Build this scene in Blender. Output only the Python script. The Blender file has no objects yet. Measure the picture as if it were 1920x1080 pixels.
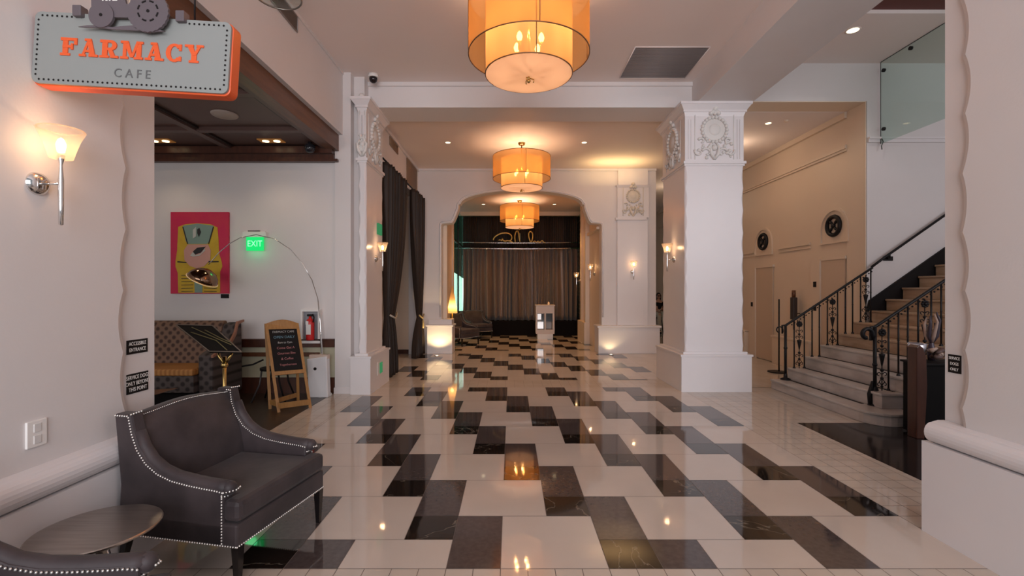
import bpy, bmesh, math, random
from mathutils import Vector, Matrix
random.seed(7)
sc = bpy.context.scene
C = sc.collection
PI = math.pi

# ------------------------------------------------------------------ camera, world, light, exposure
CAMH = 1.563
cam_d = bpy.data.cameras.new('camera'); cam = bpy.data.objects.new('camera', cam_d); C.objects.link(cam)
cam.location = (0, 0, CAMH); cam.rotation_euler = (PI / 2, 0, 0)
cam_d.sensor_width = 36; cam_d.lens = 36 * 875 / 1920
cam_d.shift_x = 2 / 1920; cam_d.shift_y = 4 / 1920; cam_d.clip_start = .02
sc.camera = cam
sc.view_settings.view_transform = 'Standard'; sc.view_settings.look = 'None'
sc.view_settings.gamma = 1; sc.view_settings.use_curve_mapping = False
sc.view_settings.exposure = -0.86

world = bpy.data.worlds.new('world'); sc.world = world; world.use_nodes = True
bg = world.node_tree.nodes['Background']; bg.inputs[0].default_value = (.86, .93, 1, 1); bg.inputs[1].default_value = .55


def light(name, kind, loc, power, color=(1, 1, 1), size=.05, size_y=None, rot=(0, 0, 0), spot=None, parent=None):
    d = bpy.data.lights.new(name, kind); d.energy = power; d.color = color
    if kind == 'AREA':
        d.size = size
        if size_y: d.shape = 'RECTANGLE'; d.size_y = size_y
    else: d.shadow_soft_size = size
    if spot: d.spot_size = math.radians(spot); d.spot_blend = .6
    o = bpy.data.objects.new(name, d); C.objects.link(o); o.location = loc; o.rotation_euler = rot
    if parent: o.parent = parent
    return o


# daylight from the entrance windows behind the viewer
light('daylight_entrance', 'AREA', (.2, -4.6, 2.6), 860, (.96, .95, 1), 5.0, 3.6, (math.radians(97), 0, 0))
# added fill light lifting the stair hall, no window modelled for it
light('stair_hall_fill', 'AREA', (6.3, 1.2, 3.3), 175, (.98, .95, 1), 3.2, 2.6, (math.radians(80), 0, 0))
# added ambient fill for the cafe alcove, no window behind it
light('cafe_fill', 'AREA', (-4.9, 1.0, 2.0), 74, (1, .95, .93), 3.0, 2.2, (math.radians(86), 0, 0))

# ------------------------------------------------------------------ materials
MATS = {}


def mat(name, col, rough=.5, metal=0, noise=None, bump=None, emit=None, estr=0, coat=0, sheen=0, trans=0, spec=.5, ior=1.5):
    """noise = (scale, second colour, amount); bump = (scale, strength)"""
    m = bpy.data.materials.new(name); m.use_nodes = True
    nt = m.node_tree; b = nt.nodes['Principled BSDF']
    b.inputs['Base Color'].default_value = (*col, 1); b.inputs['Roughness'].default_value = rough
    b.inputs['Metallic'].default_value = metal; b.inputs['Specular IOR Level'].default_value = spec
    b.inputs['IOR'].default_value = ior
    b.inputs['Coat Weight'].default_value = coat; b.inputs['Coat Roughness'].default_value = .05
    b.inputs['Sheen Weight'].default_value = sheen; b.inputs['Transmission Weight'].default_value = trans
    if emit:
        b.inputs['Emission Color'].default_value = (*emit, 1); b.inputs['Emission Strength'].default_value = estr
    if noise or bump:
        tc = nt.nodes.new('ShaderNodeTexCoord')
    if noise:
        n = nt.nodes.new('ShaderNodeTexNoise'); n.inputs['Scale'].default_value = noise[0]; n.inputs['Detail'].default_value = 5
        r = nt.nodes.new('ShaderNodeValToRGB'); r.color_ramp.elements[0].position = .35; r.color_ramp.elements[1].position = .7
        r.color_ramp.elements[0].color = (*col, 1)
        a = noise[2]; c2 = tuple(col[i] * (1 - a) + noise[1][i] * a for i in range(3)); r.color_ramp.elements[1].color = (*c2, 1)
        if len(noise) > 3:
            mp = nt.nodes.new('ShaderNodeMapping'); mp.inputs['Scale'].default_value = noise[3]
            nt.links.new(tc.outputs['Object'], mp.inputs[0]); nt.links.new(mp.outputs[0], n.inputs['Vector'])
        else: nt.links.new(tc.outputs['Object'], n.inputs['Vector'])
        nt.links.new(n.outputs['Fac'], r.inputs[0]); nt.links.new(r.outputs[0], b.inputs['Base Color'])
    if bump:
        n2 = nt.nodes.new('ShaderNodeTexNoise'); n2.inputs['Scale'].default_value = bump[0]; n2.inputs['Detail'].default_value = 3
        nt.links.new(tc.outputs['Object'], n2.inputs['Vector'])
        bp = nt.nodes.new('ShaderNodeBump'); bp.inputs['Strength'].default_value = bump[1]; bp.inputs['Distance'].default_value = .01
        nt.links.new(n2.outputs['Fac'], bp.inputs['Height']); nt.links.new(bp.outputs[0], b.inputs['Normal'])
    MATS[name] = m; return m


def emis(name, col, s):
    m = bpy.data.materials.new(name); m.use_nodes = True; nt = m.node_tree; nt.nodes.clear()
    e = nt.nodes.new('ShaderNodeEmission'); e.inputs[0].default_value = (*col, 1); e.inputs[1].default_value = s
    o = nt.nodes.new('ShaderNodeOutputMaterial'); nt.links.new(e.outputs[0], o.inputs[0]); return m


WALL = mat('white_wall_paint', (.71, .67, .66), .55, noise=(1.5, (.67, .62, .60), .5), bump=(60, .05))
TRIMW = mat('white_gloss_paint', (.75, .71, .71), .3, noise=(3, (.72, .67, .67), .4))
CREAM = mat('cream_wall_paint', (.74, .60, .47), .5, noise=(1.5, (.70, .56, .43), .4))
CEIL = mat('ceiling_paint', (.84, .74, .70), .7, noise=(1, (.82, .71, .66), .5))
TILEW = mat('cream_marble_tile', (.62, .53, .46), .045, noise=(2.2, (.56, .47, .40), .6), spec=.62)
TILES = mat('cream_small_tile', (.60, .51, .43), .06, noise=(3, (.52, .43, .35), .6), spec=.6)
TILEG = mat('grey_marble_tile', (.066, .049, .046), .06, noise=(30, (.10, .078, .074), .7), spec=.62)
TILEG2 = mat('brown_black_marble_tile', (.032, .022, .017), .05, noise=(5, (.06, .042, .03), .6), spec=.62)
GROUT = mat('floor_grout', (.16, .12, .10), .6)


def veined():
    m = mat('veined_black_marble', (.016, .011, .009), .045, spec=.62); nt = m.node_tree; b = nt.nodes['Principled BSDF']
    tc = nt.nodes.new('ShaderNodeTexCoord'); n = nt.nodes.new('ShaderNodeTexNoise'); n.inputs['Scale'].default_value = 1.6; n.inputs['Detail'].default_value = 6
    n.inputs['Distortion'].default_value = 1.2
    r = nt.nodes.new('ShaderNodeValToRGB'); e = r.color_ramp.elements
    e[0].position = .492; e[0].color = (.016, .011, .009, 1); e[1].position = .508; e[1].color = (.016, .011, .009, 1)
    x = e.new(.5); x.color = (.16, .13, .10, 1)
    nt.links.new(tc.outputs['Object'], n.inputs['Vector']); nt.links.new(n.outputs['Fac'], r.inputs[0]); nt.links.new(r.outputs[0], b.inputs['Base Color'])
    return m


TILEB = veined()
BLACKFLOOR = mat('polished_black_floor', (.014, .010, .010), .12, noise=(8, (.03, .022, .02), .5), spec=.45)
DARKWOODFLOOR = mat('dark_wood_floor', (.030, .016, .011), .3, noise=(3, (.055, .03, .02), .6, (8, .6, 1)))
DWOOD = mat('dark_mahogany', (.085, .028, .015), .35, noise=(3, (.04, .014, .009), .7, (6, 6, 1)))
BWOOD = mat('brown_crown_wood', (.14, .052, .020), .35, noise=(3, (.07, .025, .012), .7, (8, 1, 8)))
PANELW = mat('brown_ceiling_panel', (.105, .055, .045), .45, noise=(1.2, (.08, .04, .035), .6))
REVEAL = mat('dark_coffer_groove', (.020, .010, .008), .5)
PINE = mat('golden_pine', (.42, .21, .065), .4, noise=(4, (.30, .14, .04), .7, (12, 12, 1)))
SAGE = mat('sage_panel', (.50, .47, .34), .55, noise=(3, (.40, .37, .25), .6))
BLACK = mat('wrought_iron', (.007, .006, .007), .45, spec=.3)
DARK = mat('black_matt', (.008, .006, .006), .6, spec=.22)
CHROME = mat('chrome', (.75, .74, .73), .12, metal=1)
STEEL = mat('brushed_steel', (.42, .38, .35), .3, metal=1, noise=(4, (.30, .26, .23), .6, (1, 14, 1)))
BRASS = mat('brass', (.52, .36, .13), .25, metal=1)
VELVET = mat('charcoal_velvet', (.024, .016, .018), .62, noise=(5, (.056, .040, .042), .9), sheen=.08, bump=(18, .12))
NAIL = mat('nickel_nailhead', (.85, .82, .78), .22, metal=.75)
LEGW = mat('black_lacquer_leg', (.010, .008, .008), .18)
CURT = mat('espresso_satin_curtain', (.20, .135, .10), .36, noise=(2, (.13, .08, .06), .6, (6, 6, .4)), sheen=.2)
CURT2 = mat('charcoal_drape', (.040, .027, .021), .5, sheen=.0, spec=.2)
ORANGE = mat('orange_enamel', (.72, .10, .022), .35)
SIGNG = mat('pale_grey_sign_face', (.25, .262, .25), .45, noise=(3, (.23, .24, .23), .5))
TRACT = mat('slate_tractor_metal', (.105, .085, .095), .45)
GREYT = mat('grey_letter', (.11, .11, .11), .5)
WHITEP = mat('white_plastic', (.80, .77, .74), .35)
REDP = mat('fire_red', (.60, .02, .02), .3)
GREENP = emis('green_exit_glow', (.02, 1, .22), 1.5)
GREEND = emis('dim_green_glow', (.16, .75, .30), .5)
WARMB = emis('warm_bulb', (1, .62, .26), 22)
WARMS = emis('sconce_bulb', (1, .66, .34), 16)
DLITE = emis('downlight_lens', (1, .78, .45), 9)
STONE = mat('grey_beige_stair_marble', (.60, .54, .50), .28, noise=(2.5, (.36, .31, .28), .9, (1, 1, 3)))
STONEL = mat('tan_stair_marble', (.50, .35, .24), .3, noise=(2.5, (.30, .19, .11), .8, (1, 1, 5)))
RED = mat('deep_red_ceiling', (.11, .012, .006), .5)
GRILLE = mat('grey_vent_metal', (.36, .33, .33), .5, metal=.2)
TANGR = mat('tan_vent_paint', (.30, .20, .13), .5)
SKIN = mat('skin', (.55, .30, .20), .5)
GOLD = mat('gold_script', (.55, .36, .10), .3, metal=.7)


def glassy(name, col, alpha, rough=.02):
    m = bpy.data.materials.new(name); m.use_nodes = True; nt = m.node_tree; nt.nodes.clear()
    g = nt.nodes.new('ShaderNodeBsdfGlossy'); g.inputs[0].default_value = (1, 1, 1, 1); g.inputs['Roughness'].default_value = rough
    t = nt.nodes.new('ShaderNodeBsdfTransparent'); t.inputs[0].default_value = (*col, 1)
    mx = nt.nodes.new('ShaderNodeMixShader'); f0 = nt.nodes.new('ShaderNodeLayerWeight'); f0.inputs[0].default_value = .5; f1 = nt.nodes.new('ShaderNodeMath'); f1.operation = 'POWER'; f1.inputs[1].default_value = 5; f = nt.nodes.new('ShaderNodeMath'); f.operation = 'MULTIPLY'; f.inputs[1].default_value = .6; nt.links.new(f0.outputs['Facing'], f1.inputs[0]); nt.links.new(f1.outputs[0], f.inputs[0])
    a = nt.nodes.new('ShaderNodeMath'); a.operation = 'ADD'; a.inputs[1].default_value = alpha
    o = nt.nodes.new('ShaderNodeOutputMaterial')
    nt.links.new(f.outputs[0], a.inputs[0]); nt.links.new(a.outputs[0], mx.inputs[0]); nt.links.new(t.outputs[0], mx.inputs[1]); nt.links.new(g.outputs[0], mx.inputs[2])
    nt.links.new(mx.outputs[0], o.inputs[0]); return m


GLASS = glassy('clear_glass', (.80, .88, .85), .02)
GREENGL = glassy('green_tinted_glass', (.72, .96, .86), .05)


def sheer(name, col, tcol, topen, transl=.5):
    """sheer organza: part see-through, part translucent cloth"""
    m = bpy.data.materials.new(name); m.use_nodes = True; nt = m.node_tree; nt.nodes.clear()
    t = nt.nodes.new('ShaderNodeBsdfTransparent'); t.inputs[0].default_value = (*tcol, 1)
    d = nt.nodes.new('ShaderNodeBsdfDiffuse'); d.inputs[0].default_value = (*col, 1)
    l = nt.nodes.new('ShaderNodeBsdfTranslucent'); l.inputs[0].default_value = (*col, 1)
    m1 = nt.nodes.new('ShaderNodeMixShader'); m1.inputs[0].default_value = transl
    m2 = nt.nodes.new('ShaderNodeMixShader'); m2.inputs[0].default_value = 1 - topen
    o = nt.nodes.new('ShaderNodeOutputMaterial')
    nt.links.new(d.outputs[0], m1.inputs[1]); nt.links.new(l.outputs[0], m1.inputs[2])
    nt.links.new(t.outputs[0], m2.inputs[1]); nt.links.new(m1.outputs[0], m2.inputs[2]); nt.links.new(m2.outputs[0], o.inputs[0])
    return m


SHADE = sheer('amber_organza', (.66, .42, .19), (1, .74, .42), .42, .65)
DIFFUSER = sheer('frosted_diffuser', (.52, .42, .36), (1, .7, .5), .05, .55)
CUPGL = sheer('ribbed_sconce_glass', (.95, .80, .64), (1, .95, .90), .74, .7)
LAMPSH = sheer('cream_lamp_shade', (.85, .62, .32), (1, .8, .5), .1, .7)


def spots(name, base, dark, scale, sx=1.0):
    m = mat(name, base, .7); nt = m.node_tree; b = nt.nodes['Principled BSDF']
    tc = nt.nodes.new('ShaderNodeTexCoord'); mp = nt.nodes.new('ShaderNodeMapping')
    mp.inputs['Rotation'].default_value = (0, math.radians(45), 0); mp.inputs['Scale'].default_value = (scale, scale * .001, scale)
    v = nt.nodes.new('ShaderNodeTexVoronoi'); v.inputs['Randomness'].default_value = .12; v.inputs['Scale'].default_value = 1
    r = nt.nodes.new('ShaderNodeValToRGB'); r.color_ramp.elements[0].position = .22; r.color_ramp.elements[0].color = (*dark, 1)
    r.color_ramp.elements[1].position = .42; r.color_ramp.elements[1].color = (*base, 1)
    nt.links.new(tc.outputs['Object'], mp.inputs[0]); nt.links.new(mp.outputs[0], v.inputs['Vector']); nt.links.new(v.outputs['Distance'], r.inputs[0]); nt.links.new(r.outputs[0], b.inputs['Base Color'])
    return m


BENCHF = spots('dotted_tan_fabric', (.20, .115, .075), (.055, .026, .018), 12)
BENCHD = spots('dotted_grey_fabric', (.085, .065, .06), (.02, .013, .012), 11)


def stripes(name, a, b_, scale, rot=(0, 0, 0)):
    m = mat(name, a, .6); nt = m.node_tree; b = nt.nodes['Principled BSDF']
    tc = nt.nodes.new('ShaderNodeTexCoord'); mp = nt.nodes.new('ShaderNodeMapping'); mp.inputs['Rotation'].default_value = rot
    w = nt.nodes.new('ShaderNodeTexWave'); w.inputs['Scale'].default_value = scale; w.inputs['Distortion'].default_value = .6
    r = nt.nodes.new('ShaderNodeValToRGB'); r.color_ramp.elements[0].color = (*a, 1); r.color_ramp.elements[1].color = (*b_, 1)
    nt.links.new(tc.outputs['Object'], mp.inputs[0]); nt.links.new(mp.outputs[0], w.inputs['Vector']); nt.links.new(w.outputs['Fac'], r.inputs[0]); nt.links.new(r.outputs[0], b.inputs['Base Color'])
    return m


SEATST = stripes('orange_striped_seat', (.50, .23, .06), (.34, .13, .03), 7, (0, 0, .7))

# ------------------------------------------------------------------ mesh helpers


class MB:
    def __init__(s): s.v = []; s.f = []; s.m = []; s.mi = 0; s.sm = []; s.smooth = False

    def add(s, vs, fs, smooth=None):
        n = len(s.v); s.v += [tuple(v) for v in vs]
        for f in fs: s.f.append([n + i for i in f]); s.m.append(s.mi); s.sm.append(s.smooth if smooth is None else smooth)

    def box(s, x0, x1, y0, y1, z0, z1):
        s.add([(x0, y0, z0), (x1, y0, z0), (x1, y1, z0), (x0, y1, z0), (x0, y0, z1), (x1, y0, z1), (x1, y1, z1), (x0, y1, z1)],
              [(3, 2, 1, 0), (4, 5, 6, 7), (0, 1, 5, 4), (1, 2, 6, 5), (2, 3, 7, 6), (3, 0, 4, 7)])

    def taper(s, x0, x1, y0, y1, z0, z1, e):   # frustum: top grows by e
        s.add([(x0, y0, z0), (x1, y0, z0), (x1, y1, z0), (x0, y1, z0), (x0 - e, y0 - e, z1), (x1 + e, y0 - e, z1), (x1 + e, y1 + e, z1), (x0 - e, y1 + e, z1)],
              [(3, 2, 1, 0), (4, 5, 6, 7), (0, 1, 5, 4), (1, 2, 6, 5), (2, 3, 7, 6), (3, 0, 4, 7)])

    def quad(s, a, b, c, d): s.add([a, b, c, d], [(0, 1, 2, 3)])

    def prism(s, pts, o, u, v, n, d, smooth=False):
        """2D polygon pts in frame o,u,v extruded d along n"""
        o, u, v, n = map(Vector, (o, u, v, n)); k = len(pts)
        a = [o + u * p[0] + v * p[1] for p in pts]; b = [q + n * d for q in a]
        s.add(a + b, [tuple(range(k - 1, -1, -1)), tuple(range(k, 2 * k))] + [(i, (i + 1) % k, k + (i + 1) % k, k + i) for i in range(k)], smooth)

    def lathe(s, prof, c=(0, 0, 0), ax=None, seg=24, a0=0, a1=2 * PI, smooth=True, flute=0):
        """prof = [(r, h)], axis default +z; ax=(axis vector)"""
        c = Vector(c); w = Vector(ax or (0, 0, 1)).normalized()
        u = Vector((1, 0, 0)) if abs(w.x) < .9 else Vector((0, 1, 0)); u = (u - w * u.dot(w)).normalized(); v = w.cross(u)
        full = abs(a1 - a0 - 2 * PI) < 1e-6; n = seg if full else seg + 1; vs = []
        for r, h in prof:
            for i in range(n):
                a = a0 + (a1 - a0) * i / seg; rr = r * (1 + flute * (i % 2))
                vs.append(c + w * h + (u * math.cos(a) + v * math.sin(a)) * rr)
        fs = []
        for j in range(len(prof) - 1):
            for i in range(seg):
                i2 = (i + 1) % n; fs.append((j * n + i, j * n + i2, (j + 1) * n + i2, (j + 1) * n + i))
        s.add(vs, fs, smooth)

    def cyl(s, a, b, r, seg=12, r2=None):
        a, b = Vector(a), Vector(b); L = (b - a).length
        s.lathe([(0, 0), (r, 0)], a, b - a, seg, smooth=False); s.lathe([(r, 0), (r if r2 is None else r2, L)], a, b - a, seg)
        s.lathe([(r if r2 is None else r2, L), (0, L)], a, b - a, seg, smooth=False)

    def tube(s, pts, r, seg=8, closed=False):
        pts = [Vector(p) for p in pts]; n = len(pts); rs = r if isinstance(r, (list, tuple)) else [r] * n; vs = []; up = None
        for i, p in enumerate(pts):
            if closed: t = pts[(i + 1) % n] - pts[i - 1]
            else: t = pts[min(i + 1, n - 1)] - pts[max(i - 1, 0)]
            t.normalize()
            if up is None:
                up = Vector((0, 0, 1)) if abs(t.z) < .9 else Vector((1, 0, 0))
            u = (up - t * up.dot(t)); u = u.normalized() if u.length > 1e-5 else t.orthogonal().normalized(); up = u; w = t.cross(u)
            for k in range(seg):
                a = 2 * PI * k / seg; vs.append(p + (u * math.cos(a) + w * math.sin(a)) * rs[i])
        fs = []; m = n if closed else n - 1
        for i in range(m):
            j = (i + 1) % n
            for k in range(seg): fs.append((i * seg + k, i * seg + (k + 1) % seg, j * seg + (k + 1) % seg, j * seg + k))
        if not closed: fs += [tuple(range(seg - 1, -1, -1)), tuple((n - 1) * seg + k for k in range(seg))]
        s.add(vs, fs, True)

    def ball(s, c, r, seg=10, ring=6, sc_=(1, 1, 1)):
        c = Vector(c); vs = []; fs = []
        for j in range(ring + 1):
            t = PI * j / ring
            for i in range(seg):
                a = 2 * PI * i / seg; vs.append((c.x + r * sc_[0] * math.sin(t) * math.cos(a), c.y + r * sc_[1] * math.sin(t) * math.sin(a), c.z + r * sc_[2] * math.cos(t)))
        for j in range(ring):
            for i in range(seg):
                fs.append((j * seg + i, (j + 1) * seg + i, (j + 1) * seg + (i + 1) % seg, j * seg + (i + 1) % seg))
        s.add(vs, fs, True)

    def grid(s, fn, nu, nv, smooth=True):
        vs = [fn(i / nu, j / nv) for j in range(nv + 1) for i in range(nu + 1)]; w = nu + 1
        s.add(vs, [(j * w + i, j * w + i + 1, (j + 1) * w + i + 1, (j + 1) * w + i) for j in range(nv) for i in range(nu)], smooth)


ROOTM = {}


def tag(o, label, cat, group=None, kind=None):
    if label: o['label'] = label
    if cat: o['category'] = cat
    if group: o['group'] = group
    if kind: o['kind'] = kind
    return o


def thing(name, label, cat, loc=(0, 0, 0), rotz=0, group=None):
    o = bpy.data.objects.new(name, None); C.objects.link(o); o.location = loc; o.rotation_euler = (0, 0, rotz)
    o.empty_display_size = .1
    ROOTM[o] = Matrix.Translation(Vector(loc)) @ Matrix.Rotation(rotz, 4, 'Z')
    return tag(o, label, cat, group)


def rootm(o):
    while o.parent: o = o.parent
    return ROOTM.get(o, Matrix.Identity(4))


def obj(name, mb, m, parent=None, world=True, bevel=0, solid=0, sub=0, label=None):
    me = bpy.data.meshes.new(name)
    if isinstance(mb, MB):
        me.from_pydata(mb.v, [], mb.f)
        for i, p in enumerate(me.polygons): p.material_index = mb.m[i]; p.use_smooth = mb.sm[i]
        bm = bmesh.new(); bm.from_mesh(me); bmesh.ops.remove_doubles(bm, verts=bm.verts, dist=1e-5); 
        if not getattr(mb, 'keepn', False): bmesh.ops.recalc_face_normals(bm, faces=bm.faces)
        bm.to_mesh(me); bm.free()
    else: me = mb
    for k in (m if isinstance(m, (list, tuple)) else [m]): me.materials.append(k)
    o = bpy.data.objects.new(name, me); C.objects.link(o)
    if parent is not None:
        o.parent = parent
        if world: me.transform(rootm(parent).inverted())
    elif world and len(me.vertices):
        xs = [v.co for v in me.vertices]; c = Vector(((min(v.x for v in xs) + max(v.x for v in xs)) / 2, (min(v.y for v in xs) + max(v.y for v in xs)) / 2, min(v.z for v in xs)))
        me.transform(Matrix.Translation(-c)); o.location = c; ROOTM[o] = Matrix.Translation(c)
    if solid:
        q = o.modifiers.new('solid', 'SOLIDIFY'); q.thickness = solid; q.offset = 0
    if bevel:
        q = o.modifiers.new('bevel', 'BEVEL'); q.width = bevel; q.segments = 2; q.limit_method = 'ANGLE'; q.angle_limit = math.radians(50)
    if sub:
        q = o.modifiers.new('sub', 'SUBSURF'); q.levels = q.render_levels = sub
    if label: o['label'] = label
    return o


def struct(name, mb, m, parent=None, **k):
    o = obj(name, mb, m, parent, **k); o['kind'] = 'structure'; return o


def B(*a):
    m = MB(); m.box(*a); return m


def copy_tree(o, parent=None):
    c = o.copy(); C.objects.link(c); c.parent = parent
    for ch in list(o.children): copy_tree(ch, c)
    if parent is None: ROOTM[c] = ROOTM.get(o, Matrix.Identity(4))
    return c


def text(name, s, size, M, m, parent, ext=.001, align='CENTER', sx=1.0, world=True):
    cu = bpy.data.curves.new('t', 'FONT'); cu.body = s; cu.size = size; cu.extrude = ext; cu.align_x = align; cu.align_y = 'CENTER'; cu.resolution_u = 3
    t = bpy.data.objects.new('t', cu); C.objects.link(t); bpy.context.view_layer.update()
    me = bpy.data.meshes.new_from_object(t.evaluated_get(bpy.context.evaluated_depsgraph_get()))
    bpy.data.objects.remove(t); bpy.data.curves.remove(cu)
    me.transform(M @ Matrix.Diagonal((sx, 1, 1, 1))); me.materials.clear(); me.name = name
    return obj(name, me, m, parent, world)


def frame(o, u, v):   # matrix whose x=u, y=v, z=u x v at o
    u = Vector(u).normalized(); v = Vector(v).normalized(); w = u.cross(v)
    return Matrix(((u.x, v.x, w.x, o[0]), (u.y, v.y, w.y, o[1]), (u.z, v.z, w.z, o[2]), (0, 0, 0, 1)))


# ------------------------------------------------------------------ FLOOR
X0, Y0, S = -.0586, 2.6185, .305
FX0, FX1 = X0 - 7 * S, X0 + 9 * S
F1 = (Y0, Y0 + 16 * S)
fl = MB(); fl.keepn = True; G = .002


def tile(x0, x1, y0, y1, mi, cx0=-99, cx1=99, cy0=-99, cy1=99, z=0):
    x0, x1, y0, y1 = max(x0, cx0), min(x1, cx1), max(y0, cy0), min(y1, cy1)
    if x1 - x0 < .03 or y1 - y0 < .03: return
    fl.mi = mi; g = G
    fl.quad((x0 + g, y0 + g, z), (x1 - g, y0 + g, z), (x1 - g, y1 - g, z), (x0 + g, y1 - g, z))


for i in range(-9, 9):
    for k in range(-4, 16):
        r = (k + 3 + 2 * i) % 7; x = X0 + i * S; y = Y0 + k * S; cl = (FX0, FX1, F1[0], F1[1])
        if r == 0: tile(x, x + S, y, y + S, 2, *cl)
        elif r == 1: tile(x, x + S, y, y + 2 * S, 1, *cl)
        elif r == 3: tile(x, x + 2 * S, y, y + 2 * S, 0, *cl)
DY0, DY1, EY0, EY1 = 8.108, 11.46, 12.07, 16.6


def field(a, b, off):
    y = a
    while y < b - .02:
        x = FX0
        while x < FX1 - .02: tile(x, x + S, y, min(y + S, b), 0, FX0, FX1, a, b); x += S
        y += S
    for i in range(-8, 10):
        for n in range(-4, 9):
            st = 8.64 - .49 * (i - 1) + 1.83 * n + off
            x = X0 + i * S
            y0, y1 = max(st, a), min(st + .66, b)
            if y1 - y0 > .04 and x >= FX0 - .01 and x + S <= FX1 + .01:
                fl.mi = 4; z = .0007; fl.quad((x, y0, z), (x + S, y0, z), (x + S, y1, z), (x, y1, z))


field(DY0, DY1, 0); field(EY0, EY1, .1)


def grid_area(x0, x1, y0, y1, s=.1525, mi=3):
    y = y0
    while y < y1 - .02:
        x = x0
        while x < x1 - .02: tile(x, min(x + s, x1), y, min(y + s, y1), mi); x += s
        y += s


grid_area(FX0 - .61, 6.0, .55, Y0, .1525)
grid_area(FX0 - .49, FX0, Y0, F1[1]); grid_area(FX1, 3.37, Y0, 5.49); grid_area(FX1, 6.4, 5.49, F1[1])
grid_area(FX0 - .49, 6.4, F1[1], DY0); grid_area(-4.6, FX0, DY0, DY1, .305, 0); grid_area(FX1, 5.75, DY0, DY1, .305)
grid_area(-4.6, 5.75, DY1, EY0, .305, 0); grid_area(FX1, 5.75, EY0, 18.6, .305); grid_area(-3.2, FX0, EY0, EY1, .305, 0)
fl.mi = 5
z = -.0015
fl.quad((-2.69, -3, z), (9, -3, z), (9, 19, z), (-2.69, 19, z)); fl.quad((-5, 7.4, z), (-2.69, 7.4, z), (-2.69, 19, z), (-5, 19, z))
struct('floor', fl, [TILEW, TILEG, TILEB, TILES, TILEG2, GROUT], world=False)
struct('floor', B(3.37, 8.2, .4, 5.49, -.05, .0012), BLACKFLOOR)
struct('floor', B(-7.2, -2.69, -1, 7.25, -.06, .0012), DARKWOODFLOOR)

# ------------------------------------------------------------------ SHELL
ZC, ZB, Z2 = 4.853, 4.46, 4.585
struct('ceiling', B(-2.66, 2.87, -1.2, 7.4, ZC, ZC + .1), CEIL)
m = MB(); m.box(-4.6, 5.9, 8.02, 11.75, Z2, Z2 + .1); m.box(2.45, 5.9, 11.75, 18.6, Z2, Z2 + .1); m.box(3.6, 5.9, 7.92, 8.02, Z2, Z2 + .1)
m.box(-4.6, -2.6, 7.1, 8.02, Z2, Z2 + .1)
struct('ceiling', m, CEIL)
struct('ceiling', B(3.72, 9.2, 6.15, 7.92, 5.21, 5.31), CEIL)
struct('ceiling', B(3.72, 9.2, -1.2, 6.15, 5.26, 5.36), RED)
m = MB(); m.box(-2.66, 3.72, 7.4, 8.02, ZB, 4.96); m.box(-2.6, 3.0, 7.37, 7.4, ZB + .33, 4.853); struct('trim_1', m, WALL)
m = MB(); m.box(2.87, 3.72, -1.2, 7.4, ZB, 5.36); struct('trim_2', m, WALL)
struct('trim_3', B(3.0, 3.72, 8.02, 8.5, ZB, 5.3), WALL)
# left header over the cafe opening + its grey soffit
m = MB(); m.box(-2.66, -2.54, -1.2, 7.35, 3.907, ZC); m.box(-2.545, -2.525, 2.9, 7.35, ZC - .04, ZC); struct('wall_left', m, WALL)
m = MB(); m.box(-2.66, -2.42, 7.05, 7.4, .0, ZB + .4); m.box(-2.66, -2.26, 7.2, 8.0, 0, ZB + .4); struct('wall_left', m, WALL)
m = MB(); m.box(-2.67, -2.41, 7.035, 7.2, 0, .09); struct('baseboard_left', m, TRIMW)
# left wall above the curtained opening, recess behind the drapes
m = MB(); m.box(-2.5, -2.32, 8.0, 11.7, 3.86, Z2); m.box(-2.5, -2.32, 11.4, 11.7, 0, 3.86); struct('wall_left', m, WALL)
m = MB(); m.box(-4.6, -2.5, 11.5, 11.62, 0, Z2); m.box(-4.7, -4.6, 7.2, 11.62, 0, Z2); struct('wall_recess', m, CREAM)
struct('baseboard_recess', B(-4.6, -2.5, 11.47, 11.5, 0, .1), DWOOD)
# picture moulding lines on left far header
struct('trim_4', B(-2.32, -2.29, 8.05, 11.65, Z2 - .07, Z2), TRIMW)

# back wall with the stepped arch
m = MB(); BY0, BY1, AC = 11.65, 11.97, .265
m.box(-2.5, AC - 2.0, BY0, BY1, 0, Z2 + .05); m.box(AC + 2.0, 3.62, BY0, BY1, 0, Z2 + .05)
prof = [(2.0, 3.19), (1.97, 3.22), (1.74, 3.24), (1.69, 3.30), (1.64, 3.42), (1.60, 3.52), (1.575, 3.60), (1.565, 3.70), (1.52, 3.715)]
for k in range(1, 25):
    a = k / 24 * PI / 2; prof.append((1.52 * math.cos(a), 3.715 + (4.05 - 3.715) * math.sin(a)))
for sgn in (-1, 1):
    for (h0, z0), (h1, z1) in zip(prof, prof[1:]):
        x0, x1 = AC + sgn * h0, AC + sgn * h1
        m.add([(x0, BY0, z0), (x1, BY0, z1), (x1, BY0, Z2 + .05), (x0, BY0, Z2 + .05), (x0, BY1, z0), (x1, BY1, z1), (x1, BY1, Z2 + .05), (x0, BY1, Z2 + .05)],
              [(0, 1, 2, 3), (4, 7, 6, 5), (0, 4, 5, 1)])
struct('wall_back', m, WALL)
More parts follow.
